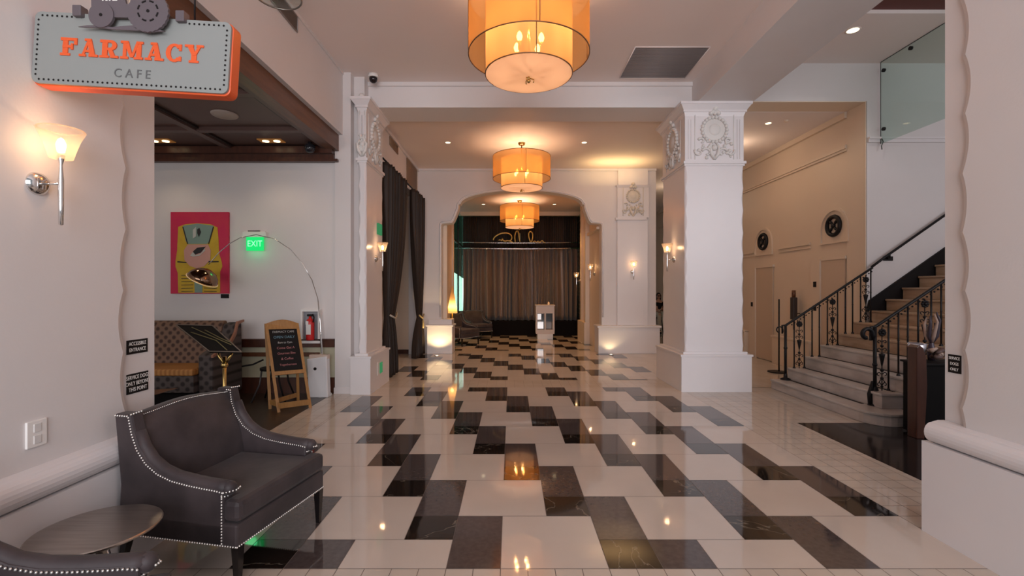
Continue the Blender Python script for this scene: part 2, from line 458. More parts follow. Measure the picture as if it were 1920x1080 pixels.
# raised bead following the arch
m = MB()
for sgn in (-1, 1):
    m.tube([(AC + sgn * (h + .03), BY0 - .005, z + .03) for h, z in [(2.0, 0.86), (2.0, 2.2)] + prof], .022, 6)
struct('trim_5', m, TRIMW)
m = MB(); m.box(-2.06, -1.44, 11.44, 12.0, 0, .67); m.box(-2.09, -1.41, 11.40, 12.0, .67, .71); m.box(-2.04, -1.46, 11.52, 12.0, .71, .84)
struct('baseboard_back', m, TRIMW, bevel=.008)
m = MB(); m.box(2.15, 3.66, 11.46, 12.0, 0, .64); m.box(2.12, 3.69, 11.42, 12.0, .64, .69); struct('baseboard_back', m, TRIMW, bevel=.008)
# cornice strip on the back wall
struct('trim_6', B(-2.33, 3.62, 11.60, 11.65, Z2 - .05, Z2), TRIMW)

# far lounge section behind the arch
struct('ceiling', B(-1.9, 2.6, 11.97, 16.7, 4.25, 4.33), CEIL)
m = MB(); m.box(-1.9, -1.74, 11.97, 13.9, 0, 4.25); m.box(-1.9, -1.70, 13.75, 13.95, 0, 4.25); m.box(-1.74, -1.64, 11.97, 12.2, 0, 4.25); struct('wall_far_left', m, CREAM)
m = MB(); m.box(2.28, 2.45, 11.97, 14.75, 0, 4.25); m.box(2.16, 2.28, 13.55, 13.75, 0, 4.25); m.box(2.2, 2.28, 14.6, 14.85, 0, 4.25); m.box(2.12, 2.28, 13.5, 14.85, 0, .62)
m.box(2.2, 2.28, 12.0, 13.5, 3.13, 3.2); struct('wall_far_right', m, CREAM, bevel=.005)
struct('wall_far', B(-1.69, 2.6, 16.62, 16.75, 0, 4.3), mat('brown_black_wall', (.02, .015, .013), .6))
struct('trim_7', B(-1.74, 2.4, 16.0, 16.15, 4.12, 4.25), CREAM)
# window of green glass on the left with bright daylight behind, glazed side on the right
w = struct('window_1', B(-1.72, -1.70, 13.95, 16.55, .05, 4.12), GREENGL)
mm = MB(); mm.box(-1.735, -1.685, 13.95, 16.55, 0, .05); mm.box(-1.735, -1.685, 13.95, 16.55, 3.05, 3.10); mm.box(-1.735, -1.685, 15.1, 15.14, .05, 4.12)
obj('window_frame', mm, BLACK, w)
DAY = emis('bright_daylight', (1, 1, 1), 4.5)
m = MB(); m.box(-3.2, -1.72, 17.2, 17.3, 0, 4.3); m.mi = 1; m.prism([(-2.5, .80), (-1.74, .80), (-1.74, 1.98), (-2.05, 2.19), (-2.5, 2.40)], (0, 17.19, 0), (1, 0, 0), (0, 0, 1), (0, 1, 0), .01)
struct('window_2', m, [mat('dark_green_court_wall', (.03, .12, .07), .6), DAY], world=False)
w = struct('window_3', B(2.32, 2.34, 14.85, 16.6, .6, 4.12), GREENGL)
mm = MB(); mm.box(2.31, 2.35, 14.85, 16.6, .55, .62)
for k in range(22): mm.box(2.335, 2.35, 14.9, 16.6, .75 + k * .15, .80 + k * .15)
obj('window_frame', mm, BLACK, w)
struct('wall_far_right', B(2.5, 2.56, 14.85, 16.7, 0, 4.3), mat('dark_green_wall', (.04, .16, .10), .6))

# corridor at the right of the hall, frontal wall over the stair
m = MB(); m.box(5.72, 9.2, 7.5, 7.92, 0, 5.31); m.box(3.72, 5.72, 7.5, 7.92, 4.60, 5.31); struct('wall_right', m, WALL)
m = MB(); m.box(5.72, 9.2, 7.46, 7.5, 3.93, 3.98); m.box(5.72, 9.2, 7.44, 7.5, 3.98, 4.01); struct('trim_8', m, TRIMW)
m = MB(); m.box(5.70, 5.712, 7.5, 7.92, 0, 4.6); m.box(3.72, 5.712, 7.505, 7.915, 4.588, 4.60); struct('trim_9', m, CREAM)
m = MB(); m.box(5.72, 5.9, 7.92, 18.6, 0, Z2); struct('wall_corridor', m, CREAM)
m = MB()
for z0, z1, d in ((3.93, 3.97, .03), (3.97, 4.03, .05), (2.36, 2.39, .02), (2.43, 2.47, .03), (Z2 - .10, Z2, .06)):
    if z0 < 3: m.box(5.72 - d, 5.72, 8.9, 9.95, z0, z1); m.box(5.72 - d, 5.72, 10.95, 13.5, z0, z1)
    else: m.box(5.72 - d, 5.72, 7.92, 18, z0, z1)
struct('trim_10', m, CREAM)
m = MB(); m.box(5.60, 5.72, 8.78, 10.02, 0, .56); m.box(5.58, 5.72, 8.76, 10.04, .56, .60); m.box(5.60, 5.72, 11.2, 14, 0, .58); m.box(5.58, 5.72, 11.2, 14, .56, .60)
struct('baseboard_corridor', m, CREAM, bevel=.006)
struct('wall_end', B(2.45, 5.9, 18.5, 18.6, 0, Z2), CREAM)
struct('wall_stair_side', B(8.6, 8.7, -1, 7.5, 0, 5.3), WALL)
# corridor doors with casings and arched fanlight niches with round grilles
for n, (y0, y1, zt) in enumerate(((7.96, 8.56, 2.10), (10.15, 10.83, 2.07))):
    d = struct('door_%d' % (n + 1), B(5.69, 5.715, y0, y1, 0.01, zt), mat('tan_door_paint', (.60, .46, .34), .45))
    mm = MB(); mm.box(5.66, 5.72, y1, y1 + .26, 0, zt + .03); mm.box(5.675, 5.72, y0 - .03, y1, zt, zt + .05); obj('casing', mm, CREAM, d)
    mm = MB(); mm.box(5.652, 5.662, y1 + .09, y1 + .17, 1.18, 1.28); mm.box(5.652, 5.662, y1 + .09, y1 + .17, 1.62, 1.72) if n == 0 else None
    obj('call_button_plate', mm, DARK, d)
for n, (yc, zc, r) in enumerate(((8.25, 2.70, .185), (10.56, 2.66, .185))):
    g = thing('round_window_grille', ['round black four-spoke grille over the nearer corridor door', 'round black four-spoke grille over the farther corridor door'][n], 'grille', (5.7, yc, zc - r), 0, 'round grilles over the corridor doors')
    mm = MB(); mm.tube([(5.70, yc + r * .88 * math.cos(a * PI / 18), zc + r * .88 * math.sin(a * PI / 18)) for a in range(36)], .036, 8, True); obj('rim', mm, BLACK, g)
    mm = MB()
    for a in range(4):
        t = PI / 4 + a * PI / 2; mm.tube([(5.70, yc + .03 * math.cos(t), zc + .03 * math.sin(t)), (5.70, yc + r * .45 * math.cos(t), zc + r * .45 * math.sin(t)), (5.70, yc + r * .85 * math.cos(t), zc + r * .85 * math.sin(t))], [.014, .026, .012], 6)
    mm.ball((5.70, yc, zc), .04); obj('spokes', mm, BLACK, g)
    m = MB(); R = r + .14
    for k in range(24):
        a0, a1 = PI * k / 24, PI * (k + 1) / 24
        m.prism([(yc + rr * math.cos(a), zc - .06 + rr * math.sin(a)) for rr, a in ((R, a0), (R, a1), (R + .05, a1), (R + .05, a0))], (5.69, 0, 0), (0, 1, 0), (0, 0, 1), (1, 0, 0), .04)
    m.box(5.69, 5.73, yc - R - .05, yc - R, zc - .28, zc - .06); m.box(5.69, 5.73, yc + R, yc + R + .05, zc - .28, zc - .06); m.box(5.685, 5.73, yc - R - .05, yc + R + .05, zc - .31, zc - .28)
    struct('trim_%d' % (11 + n), m, CREAM)


# ------------------------------------------------------------------ COLUMNS
def scallop(z, amp=.022, base=.012, per=.35): return base + amp * abs(math.sin(PI * z / per))


def shaft(mb, x0, x1, y0, y1, z0, z1, amp=.022):
    n = int((z1 - z0) / .03); rings = []
    for k in range(n + 1):
        z = z0 + (z1 - z0) * k / n; c = scallop(z, amp)
        rings.append([(x0 + c, y0, z), (x1 - c, y0, z), (x1 - c * .4, y0 + c * .4, z), (x1, y0 + c, z), (x1, y1 - c, z), (x1 - c, y1, z), (x0 + c, y1, z), (x0, y1 - c, z), (x0, y0 + c, z), (x0 + c * .4, y0 + c * .4, z)])
    vs = [p for r in rings for p in r]; w = 10
    mb.add(vs, [(j * w + i, j * w + (i + 1) % w, (j + 1) * w + (i + 1) % w, (j + 1) * w + i) for j in range(n) for i in range(w)] + [tuple(range(9, -1, -1)), tuple(n * w + i for i in range(w))], False)


def relief(mb, o, u, n, w, h, wreath=True):
    """plaster wreath over acanthus scrolls; o = bottom centre of the panel, u across, n out"""
    o, u, n = Vector(o), Vector(u), Vector(n); v = Vector((0, 0, 1)); P = lambda a, b, c=0.0: o + u * a + v * b + n * c
    rnd = random.Random(3)
    # sunken frame lines
    for a in (-w / 2, w / 2): mb.tube([P(a, .02, .0), P(a, h - .04, .0)], .008, 6)
    if wreath:
        R, zc = .19 * w / .6, h - .32 * w / .6
        for k in range(22):
            a = 2 * PI * k / 22; mb.ball(P(R * math.cos(a), zc + R * math.sin(a), .012), .030 * w / .6, 7, 5)
        mb.ball(P(0, zc, 0), R * .55, 12, 8, (1, .35, 1) if abs(u.x) > .5 else (.35, 1, 1))
        mb.lathe([(0, .02), (R * .8, .014), (R * .95, 0)], P(0, zc, 0), n, 20)
        for k in range(5): mb.ball(P((k - 2) * .03, zc + R + .06 + .02 * (k % 2), .02), .035, 7, 5)
        mb.ball(P(0, zc + R + .13, .02), .05, 8, 6)
    for sg in (-1, 1):
        for (cx, cz, r0, tn) in ((.12, .12, .08, 1.5), (.24, .14, .07, -1.4), (.20, .30, .055, 1.5)):
            pts = []
            for k in range(13):
                t = k / 12; a = t * tn * PI + .4; rr = r0 * (1 - .75 * t); pts.append(P(sg * (cx + rr * math.cos(a)) * w / .6, cz + rr * math.sin(a), .012))
            mb.tube(pts, [.020 * (1 - .5 * k / 12) for k in range(13)], 6)
        for k in range(9):
            a = rnd.uniform(.05, .28) * w / .6; b = rnd.uniform(.04, .30); mb.ball(P(sg * a, b, .004), rnd.uniform(.018, .032), 7, 5)
        mb.tube([P(0, .02, .01), P(sg * .05, .10, .02), P(sg * .07, .2, .015), P(sg * .03, .27, .01)], [.02, .03, .022, .01], 6)
    mb.ball(P(0, .20, .0), .05, 8, 6)


def column(x0, x1, y0, y1, label, ztop=ZB, zcap=3.54, e=.085, base=.573, sides=('front',)):
    """x0..y1 = shaft faces"""
    t = thing('column', label, 'column', ((x0 + x1) / 2, (y0 + y1) / 2, 0))
    m = MB(); m.box(x0 - e, x1 + e, y0 - e, y1 + e, 0, base - .03); m.box(x0 - e - .015, x1 + e + .015, y0 - e - .015, y1 + e + .015, base - .03, base); m.taper(x0 - .03, x1 + .03, y0 - .03, y1 + .03, base, base + .001, 0)
    m.box(x0 - .04, x1 + .04, y0 - .04, y1 + .04, base, base + .035); obj('base', m, TRIMW, t, bevel=.006)
    m = MB(); shaft(m, x0, x1, y0, y1, base, zcap); obj('shaft', m, TRIMW, t)
    m = MB(); m.box(x0 - .03, x1 + .03, y0 - .03, y1 + .03, zcap - .02, zcap + .02); m.box(x0 - .012, x1 + .012, y0 - .012, y1 + .012, zcap - .05, zcap - .02)
    m.box(x0, x1, y0, y1, zcap + .02, ztop - .2)
    m.taper(x0 + .0, x1 - .0, y0 + .0, y1 - .0, ztop - .2, ztop - .14, .02); m.box(x0 - .035, x1 + .035, y0 - .035, y1 + .035, ztop - .14, ztop - .11)
    m.taper(x0 - .035, x1 + .035, y0 - .035, y1 + .035, ztop - .11, ztop - .04, .05); m.box(x0 - .095, x1 + .095, y0 - .095, y1 + .095, ztop - .04, ztop)
    for a in (.05, .09):
        m.box(x0 + a, x0 + a + .012, y0 - .01, y0, zcap + .06, ztop - .25); m.box(x1 - a - .012, x1 - a, y0 - .01, y0, zcap + .06, ztop - .25)
    obj('capital', m, TRIMW, t)
    m = MB(); relief(m, ((x0 + x1) / 2, y0, zcap + .03), (1, 0, 0), (0, -1, 0), min(.6, (x1 - x0) * .66), ztop - zcap - .12)
    if 'left' in sides: relief(m, (x0, (y0 + y1) / 2, zcap + .03), (0, -1, 0), (-1, 0, 0), .66, ztop - zcap - .12)
    if 'right' in sides: relief(m, (x1, (y0 + y1) / 2, zcap + .03), (0, 1, 0), (1, 0, 0), .66, ztop - zcap - .12)
    obj('capital_relief', m, mat('plaster_relief_' + label[:4], (.70, .67, .64), .5), t)
    return t


column(2.70, 3.61, 7.24, 8.30, 'freestanding white square column with wreath capital right of the checkered floor', sides=('front', 'left'))
column(-2.31, -2.19, 7.06, 7.96, 'slim white engaged column with relief capital beside the left drapes', sides=('right',), e=.09)
# shallow pilaster on the back wall's right pier
t = thing('pilaster', 'shallow white pilaster with plaster capital on the pier right of the arch', 'pilaster', (3.02, 11.6, .69))
m = MB(); m.box(2.64, 3.40, 11.585, 11.65, .69, 3.30); obj('shaft', m, TRIMW, t, bevel=.006)
m = MB(); m.box(2.60, 3.36, 11.55, 11.65, 3.30, 3.36); m.box(2.64, 3.42, 11.57, 11.65, 3.36, 4.14); m.taper(2.64, 3.42, 11.57, 11.615, 4.10, 4.17, .03); m.box(2.66, 3.40, 11.58, 11.65, 4.17, Z2 - .002); obj('capital', m, TRIMW, t)
m = MB(); relief(m, (3.03, 11.57, 3.38), (1, 0, 0), (0, -1, 0), .5, .78); obj('capital_relief', m, mat('plaster_relief_far', (.66, .60, .52), .5), t)


# near pillars on both sides: base with bullnose rail, scalloped pilaster, plain return strip
def near_pillar(sg, xb, xw, xp, yend, ypil, label, cat='pillar'):
    """sg=-1 left / +1 right; xb base face, xw wall strip plane, xp pilaster face"""
    t = thing('pillar', label, cat, (sg * (xw + .3), 1.0, 0)); X = lambda a: sg * a
    far = xw + .62 if sg > 0 else 2.66

    def bx(m, a, b, y0, y1, z0, z1): m.box(min(X(a), X(b)), max(X(a), X(b)), y0, y1, z0, z1)
    m = MB(); bx(m, xb, far, -1.0, yend, 0, .585); obj('base', m, TRIMW, t)
    m = MB(); R = .062; pts = [(0, 0), (.03, .0)] + [(.03 + R * math.sin(a * PI / 10) * .8, R - R * math.cos(a * PI / 10)) for a in range(11)] + [(.02, 2 * R + .004), (-.01, 2 * R + .012), (-.05, 2 * R + .012), (-.05, 0)]
    m.prism([(-p[0], p[1]) for p in pts], (X(xb + .068), -1.0, .590), (sg, 0, 0), (0, 0, 1), (0, 1, 0), yend + 1.0 - .03, False)
    m.lathe([(0.0, 0)] + [(.01 + R * math.sin(a * PI / 10), R - R * math.cos(a * PI / 10)) for a in range(11)] + [(0, 2 * R)], (X(xb + .08), yend - .05, .590), None, 16)
    m2 = MB(); bx(m2, xb + .07, far, -1.0, yend - .02, .585, .585 + 2 * R + .01)
    m.add(m2.v, m2.f, False); obj('bullnose_rail', m, TRIMW, t)
    m = MB(); bx(m, xw, far, -1.0, yend - .03, .69, ZC + .1); obj('return_strip', m, WALL, t)
    m = MB(); n = 150; z0, z1 = .70, ZC
    rows = []
    for k in range(n + 1):
        z = z0 + (z1 - z0) * k / n; d = .032 * (1 - abs(math.cos(PI * (z - .30) / .36)) ** .8) + .012 * math.sin(PI * (z - .3) / .72) - .012
        rows.append([(X(xw + .01), -1.0, z), (X(xp), -1.0, z), (X(xp), ypil - .03 + d, z), (X(xp + .012), ypil + d, z), (X(xw + .01), ypil + d, z)])
    m.add([p for r in rows for p in r], [(j * 5 + i, j * 5 + (i + 1) % 5, (j + 1) * 5 + (i + 1) % 5, (j + 1) * 5 + i) for j in range(n) for i in range(5)], False)
    obj('scalloped_pilaster', m, WALL, t)
    return t


near_pillar(-1, 2.17, 2.30, 2.26, 3.04, 2.74, 'wide white pillar with scalloped edge at the far left behind the armchair')
near_pillar(1, 2.675, 2.80, 2.765, 3.04, 2.86, 'wide white pillar with scalloped edge at the right edge by the stairs')

# ------------------------------------------------------------------ CAFE ALCOVE
struct('wall_cafe_back', B(-7.2, -2.5, 7.1, 7.2, 0, 4.0), WALL)
struct('wall_cafe_left', B(-7.3, -7.2, -1, 7.2, 0, 4.0), WALL)
m = MB(); m.mi = 0; m.box(-7.2, -2.66, -1, 7.1, 3.72, 3.80)
struct('ceiling_cafe', m, PANELW)
m = MB(); gx = (-5.65, -4.2, -2.75); gy = (1.6, 2.75, 3.9, 5.05, 6.2)
for x in gx: m.box(x - .05, x + .05, -1, 7.0, 3.665, 3.72)
for y in gy: m.box(-7.2, -2.7, y - .05, y + .05, 3.667, 3.72)
struct('trim_13', m, PANELW)
m = MB()
for x in gx[:2]: m.box(x + .05, x + .085, -1, 7.0, 3.69, 3.719)
for y in gy: m.box(-7.2, -2.8, y + .05, y + .10, 3.685, 3.7195)
m.box(-2.86, -2.80, -1, 7, 3.70, 3.7195)
struct('trim_14', m, REVEAL)
m = MB(); m.box(-2.74, -2.60, -1, 7.05, 3.66, 3.905); m.box(-2.80, -2.74, -1, 7.05, 3.68, 3.80); struct('trim_15', m, BWOOD)
m = MB(); m.box(-7.2, -2.66, 7.0, 7.1, 3.50, 3.62); m.box(-7.2, -2.66, 6.92, 7.1, 3.60, 3.70); m.box(-7.2, -2.60, 6.98, 7.04, 3.49, 3.53); struct('trim_16', m, DWOOD)
m = MB(); m.box(-7.2, -2.67, 7.05, 7.1, .70, .82); m.box(-7.2, -2.67, 7.03, 7.1, .80, .825); struct('trim_17', m, DWOOD)
struct('wainscot_cafe', B(-7.2, -2.67, 7.085, 7.1, .2, .70), SAGE)
struct('baseboard_cafe', B(-7.2, -2.67, 7.06, 7.1, 0, .24), DWOOD)
struct('trim_18', B(-4.6, -2.9, 7.055, 7.09, .56, .62), BWOOD)

# painting: a one-eyed figure in a striped headdress
t = thing('painting', 'magenta painting of a one-eyed figure in a yellow striped headdress', 'painting', (-4.71, 7.07, 1.51))
PW = lambda px, py, Y=7.1: (( px - 958) * Y / 875, 1.563 - (py - 544) * Y / 875)


def poly(mb, pts, y, d=.002, Y=7.1):
    mb.prism([PW(a, b, Y) for a, b in pts], (0, y, 0), (1, 0, 0), (0, 0, 1), (0, 1, 0), d)


m = MB(); x0, z1 = PW(323.5, 398.5); x1, z0 = PW(431, 550.5); m.box(x0, x1, 7.06, 7.095, z0, z1)
obj('canvas', m, mat('magenta_canvas', (.56, .008, .075), .55, noise=(5, (.60, .04, .05), .5)), t)
m = MB()
YEL = mat('mustard_paint', (.60, .40, .02), .6, noise=(9, (.50, .28, .012), .6)); TEAL = mat('teal_grey_paint', (.20, .30, .25), .6); PINKP = mat('pink_face_paint', (.58, .30, .24), .6); INK = mat('ink_paint', (.015, .012, .012), .6); PALE = mat('pale_paint', (.5, .5, .45), .6)
poly(m, [(338, 426), (352, 421), (374, 419.5), (398, 421), (411, 427), (413, 450), (414, 475), (419, 492), (420, 500), (416, 510), (416, 549), (338, 549), (337, 512), (333, 500), (333, 490), (336, 470)], 7.056, .003)
obj('headdress', m, YEL, t)
m = MB(); poly(m, [(347, 424), (374, 420), (404, 424), (396, 452), (392, 458), (356, 458), (352, 452)], 7.053)
obj('headdress_band', m, TEAL, t); m = MB(); poly(m, [(368, 520), (384, 520), (383, 549), (369, 549)], 7.053)
obj('headdress_band', m, TEAL, t)
m = MB(); poly(m, [(356, 459), (394, 459), (399, 470), (398, 488), (386, 500), (372, 503), (360, 499), (350, 488), (349, 470)], 7.051); obj('face', m, PINKP, t)
m = MB()
poly(m, [(366, 472), (374, 465), (390, 463), (381, 474), (370, 478)], 7.048, .002); poly(m, [(337, 490), (354, 491.5), (354, 493.5), (337, 492.5)], 7.048); poly(m, [(395, 490), (414, 490), (414, 492), (395, 492.5)], 7.048)
for k in range(6): poly(m, [(344, 516 + k * 6), (366, 515.5 + k * 6), (366, 516.5 + k * 6), (344, 517 + k * 6)], 7.0525); poly(m, [(386, 515.5 + k * 6), (410, 516 + k * 6), (410, 517 + k * 6), (386, 516.5 + k * 6)], 7.0525)
poly(m, [(374, 431), (378, 428), (381, 436), (377, 445), (374, 438)], 7.048)
for a, b in (((346, 426), (355, 458)), ((403, 426), (394, 458))): poly(m, [a, (a[0] + 2, a[1]), (b[0] + 2, b[1]), b], 7.05)
obj('ink_lines', m, INK, t)
m = MB(); poly(m, [(361, 480), (366, 473), (371, 479), (381, 476), (388, 466), (389, 470), (378, 480), (366, 481.5)], 7.047); poly(m, [(366, 432), (372, 426), (372, 444), (366, 448)], 7.047); obj('eye_highlight', m, PALE, t)
m = MB(); x0, z1 = PW(415, 551.5); x1, z0 = PW(429.5, 559); m.box(x0, x1, 7.085, 7.1, z0, z1); tag(obj('caption_card', m, DARK), 'small black caption card under the magenta painting', 'card')

# exit sign with white emergency unit above
t = thing('exit_sign', 'glowing green exit sign on the cafe back wall right of the painting', 'exit sign', (-3.87, 7.08, 2.14))
m = MB(); m.box(-4.05, -3.70, 7.04, 7.1, 2.365, 2.44); m.box(-4.04, -3.72, 7.055, 7.1, 2.44, 2.45); obj('housing', m, WHITEP, t)
m = MB(); m.box(-3.98, -3.80, 7.06, 7.07, 2.45, 2.465); obj('black_cap', m, DARK, t)
m = MB(); m.box(-4.0, -3.74, 7.05, 7.062, 2.16, 2.365); obj('green_panel', m, GREENP, t)
text('lettering', 'EXIT', .13, frame((-3.87, 7.047, 2.262), (1, 0, 0), (0, 0, 1)), emis('pale_green_letters', (.35, 1, .55), 2.4), t, .001, sx=.85)
light('exit_glow', 'POINT', (-3.87, 6.95, 2.2), 1.2, (.1, 1, .35), .08)

# fire extinguisher in its wall cabinet
t = thing('fire_extinguisher_cabinet', 'white wall cabinet holding the red fire extinguisher', 'extinguisher cabinet', (-3.02, 7.05, .75))
m = MB(); m.box(-3.17, -2.88, 7.03, 7.1, .76, .80); m.box(-3.17, -2.88, 7.03, 7.1, 1.24, 1.27); m.box(-3.17, -3.14, 7.03, 7.1, .8, 1.24); m.box(-2.91, -2.88, 7.03, 7.1, .8, 1.24); obj('frame', m, WHITEP, t)
m = MB(); m.box(-3.14, -2.91, 7.085, 7.099, .8, 1.24); obj('back_panel', m, mat('cabinet_steel', (.25, .25, .27), .35), t)
t = thing('fire_extinguisher', 'small red fire extinguisher with white label inside the wall cabinet', 'fire extinguisher', (-3.02, 7.03, .80))
m = MB(); m.lathe([(0, 0), (.055, 0), (.06, .02), (.06, .27), (.045, .31), (.02, .33), (.02, .36), (0, .36)], (-3.02, 7.02, .81), None, 16); obj('cylinder', m, REDP, t)
m = MB(); m.box(-3.055, -2.985, 6.954, 6.962, .90, 1.05); m.box(-3.06, -3.02, 6.953, 6.963, 1.05, 1.10); obj('label_sticker', m, WHITEP, t)
m = MB(); m.tube([(-3.02, 7.02, 1.17), (-2.97, 7.0, 1.20), (-2.95, 6.99, 1.15), (-2.96, 6.98, 1.08)], .009, 6); m.box(-3.06, -2.98, 7.0, 7.03, 1.17, 1.20); obj('valve_and_hose', m, DARK, t)

# booth bench
t = thing('booth_bench', 'dotted brown upholstered booth bench with orange striped seat under the painting', 'bench', (-5.0, 6.5, 0))
m = MB(); m.prism([(6.62, .45), (6.70, 1.06), (6.74, 1.12), (6.82, 1.12), (6.86, 1.06), (6.86, .3), (6.62, .3)], (-6.8, 0, 0), (0, 1, 0), (0, 0, 1), (1, 0, 0), 2.65)
obj('backrest', m, BENCHF, t, bevel=.015)
m = MB(); m.prism([(6.18, .30), (6.18, .70), (6.3, .74), (6.5, .78), (6.66, .94), (6.72, 1.08), (6.86, 1.10), (6.88, .10), (6.2, .10)], (-4.15, 0, 0), (0, 1, 0), (0, 0, 1), (1, 0, 0), .2); obj('end_arm', m, BENCHD, t, bevel=.03)
m = MB(); m.prism([(6.16, .70), (6.3, .75), (6.5, .79), (6.66, .96), (6.72, 1.11), (6.88, 1.13), (6.88, 1.10), (6.74, 1.07), (6.68, .92), (6.52, .76), (6.16, .67)], (-3.96, 0, 0), (0, 1, 0), (0, 0, 1), (1, 0, 0), .03); obj('wooden_arm_cap', m, mat('salmon_wood', (.34, .15, .09), .4), t)
m = MB(); m.box(-6.8, -4.15, 6.08, 6.64, .44, .53); obj('seat_cushion', m, SEATST, t, bevel=.02)
m = MB(); m.box(-6.8, -4.15, 6.1, 6.64, .22, .44); obj('seat_front', m, BENCHD, t)
m = MB(); m.box(-6.8, -3.97, 6.2, 6.8, 0, .22); obj('plinth', m, DARK, t)

# cafe table edge glimpsed beneath the bench seat
t = thing('low_bench', 'low brown wooden bench board at the cafe edge behind the armchair', 'bench', (-5.2, 5.3, 0))
m = MB(); m.prism([(-6.2, .36), (-4.55, .36), (-3.95, .40), (-4.3, .30), (-6.2, .28)], (0, 5.55, 0), (1, 0, 0), (0, 0, 1), (0, -1, 0), .3); obj('board', m, BWOOD, t)
obj('leg', B(-6.1, -5.9, 5.3, 5.5, 0, .28), DARK, t); obj('leg', B(-4.75, -4.6, 5.3, 5.5, 0, .30), DARK, t)

# menu stand: open black board on a brass pole
t = thing('menu_stand', 'tilted black menu board on a brass pole in front of the booth bench', 'menu stand', (-2.93, 4.75, 0))


def at(px, py, Y): return Vector(((px - 958) * Y / 875, Y, 1.563 - (py - 544) * Y / 875))


q = [at(330, 609, 5.1), at(398, 610.5, 5.1), at(453, 660, 4.72), at(393, 659, 4.72)]
nn = (q[1] - q[0]).cross(q[3] - q[0]).normalized()


def slab(mb, q, n, d):
    a = list(q); b = [p + n * d for p in q]; mb.add(a + b, [(0, 1, 2, 3), (7, 6, 5, 4), (0, 4, 5, 1), (1, 5, 6, 2), (2, 6, 7, 3), (3, 7, 4, 0)])


m = MB(); slab(m, q, nn, .02); obj('board', m, mat('matt_black_board', (.008, .007, .007), .75, spec=.2), t)
m = MB()
for k in range(4): m.tube([q[k] - nn * .002, q[(k + 1) % 4] - nn * .002], .006, 6)
obj('edge_strip', m, mat('grey_brown_edge', (.16, .12, .09), .4), t)
c = sum(q, Vector()) / 4
m = MB(); u = (q[1] - q[0]); v = (q[3] - q[0])
for a0, b0, a1, b1, a2, b2 in ((.35, .1, .55, .4, .8, .75), (.15, .3, .55, .6, .5, .95), (.62, .2, .75, .5, .9, .7)):
    m.tube([q[0] + u * a0 + v * b0 - nn * .004, q[0] + u * a1 + v * b1 - nn * .004, q[0] + u * a2 + v * b2 - nn * .004], .005, 5)
obj('chalk_drawing', m, mat('faded_gold_drawing', (.16, .13, .05), .6), t)
pc = at(421, 668, 4.8)
m = MB(); m.cyl((pc.x, pc.y, .03), (pc.x, pc.y, pc.z), .018); obj('pole', m, BRASS, t)
m = MB(); m.cyl((pc.x, pc.y, 0), (pc.x, pc.y, .03), .15, 24); obj('foot_plate', m, BRASS, t)
m = MB(); m.tube([pc + Vector((0, 0, -.09)), pc + Vector((-.07, .02, .0)), pc + Vector((-.09, .04, .06))], .014, 6); m.tube([pc + Vector((0, 0, -.09)), pc + Vector((.07, -.02, .0)), pc + Vector((.08, .02, .05))], .014, 6); m.ball(pc + Vector((0, 0, -.09)), .035); obj('yoke', m, BRASS, t)

# A-frame chalkboard
t = thing('chalkboard_easel', 'pine A-frame chalkboard with handwritten cafe notice at the cafe floor edge', 'chalkboard', (-2.95, 6.2, 0))
bl, br = Vector((-2.97, 5.97, 0)), Vector((-2.66, 6.19, 0)); wd = (br - bl).normalized(); nb = Vector((-wd.y, wd.x, 0))
tl, tr = at(499, 607, 6.25), at(557, 606, 6.5)
ul = tl - bl; ur = tr - br


def bar(mb, a, b, wx=.036, wy=.02):
    a, b = Vector(a), Vector(b); ax = (b - a); x = wd * wx / 2; y = nb * wy / 2
    vs = [a - x - y, a + x - y, a + x + y, a - x + y, b - x - y, b + x - y, b + x + y, b - x + y]
    mb.add(vs, [(3, 2, 1, 0), (4, 5, 6, 7), (0, 1, 5, 4), (1, 2, 6, 5), (2, 3, 7, 6), (3, 0, 4, 7)])


for a, b in ((bl, tl), (br, tr)):
    m = MB(); bar(m, a, b); obj('front_leg', m, PINE, t)
bk1, bk2 = at(505, 768, 0) if 0 else Vector((-3.17, 6.14, 0)), Vector((-3.02, 6.62, 0))
for a, b in ((bk1, tl + nb * .03), (bk2, tr + nb * .03)):
    m = MB(); bar(m, a, b); obj('back_leg', m, PINE, t)
q = [bl + ul * .445, br + ur * .445, br + ur * .93, bl + ul * .93]
m = MB(); bar(m, q[0], q[1], .02, .03); m.v = m.v
m = MB(); nq = (q[1] - q[0]).cross(q[3] - q[0]).normalized()
if nq.y > 0: nq = -nq
slab(m, [q[0] + nq * .004, q[1] + nq * .004, q[2] + nq * .004, q[3] + nq * .004], -nq, .02); slate = obj('slate', m, DARK, t)
m = MB(); hh = Vector((0, 0, 1))
for a, b, h in ((q[0], q[1], .05), ):
    slab(m, [a + nq * .012, b + nq * .012, b + nq * .012 - ur.normalized() * h, a + nq * .012 - ul.normalized() * h], -nq, .03)
obj('middle_rail', m, PINE, t); m = MB()
pts = [q[3] + nq * .012, q[2] + nq * .012]; top = []
for k in range(9): top.append(tl.lerp(tr, k / 8) + hh * (.05 * math.sin(PI * k / 8)) + nq * .012)
vs = pts[:1] + top + pts[1:]; k = len(vs); m.add(vs + [p - nq * .03 for p in vs], [tuple(range(k)), tuple(range(2 * k - 1, k - 1, -1))] + [(i, (i + 1) % k, k + (i + 1) % k, k + i) for i in range(k)]); obj('top_rail', m, PINE, t)
m = MB(); lo = bl.lerp(tl, .04), br.lerp(tr, .04)
slab(m, [lo[0] - nb * .015, lo[1] - nb * .015, lo[1] - nb * .015 + hh * .07, lo[0] - nb * .015 + hh * .07], nb, .02)
slab(m, [bk1 + hh * .05, bk2 + hh * .05, bk2 + hh * .11, bk1 + hh * .11], nb, .02)
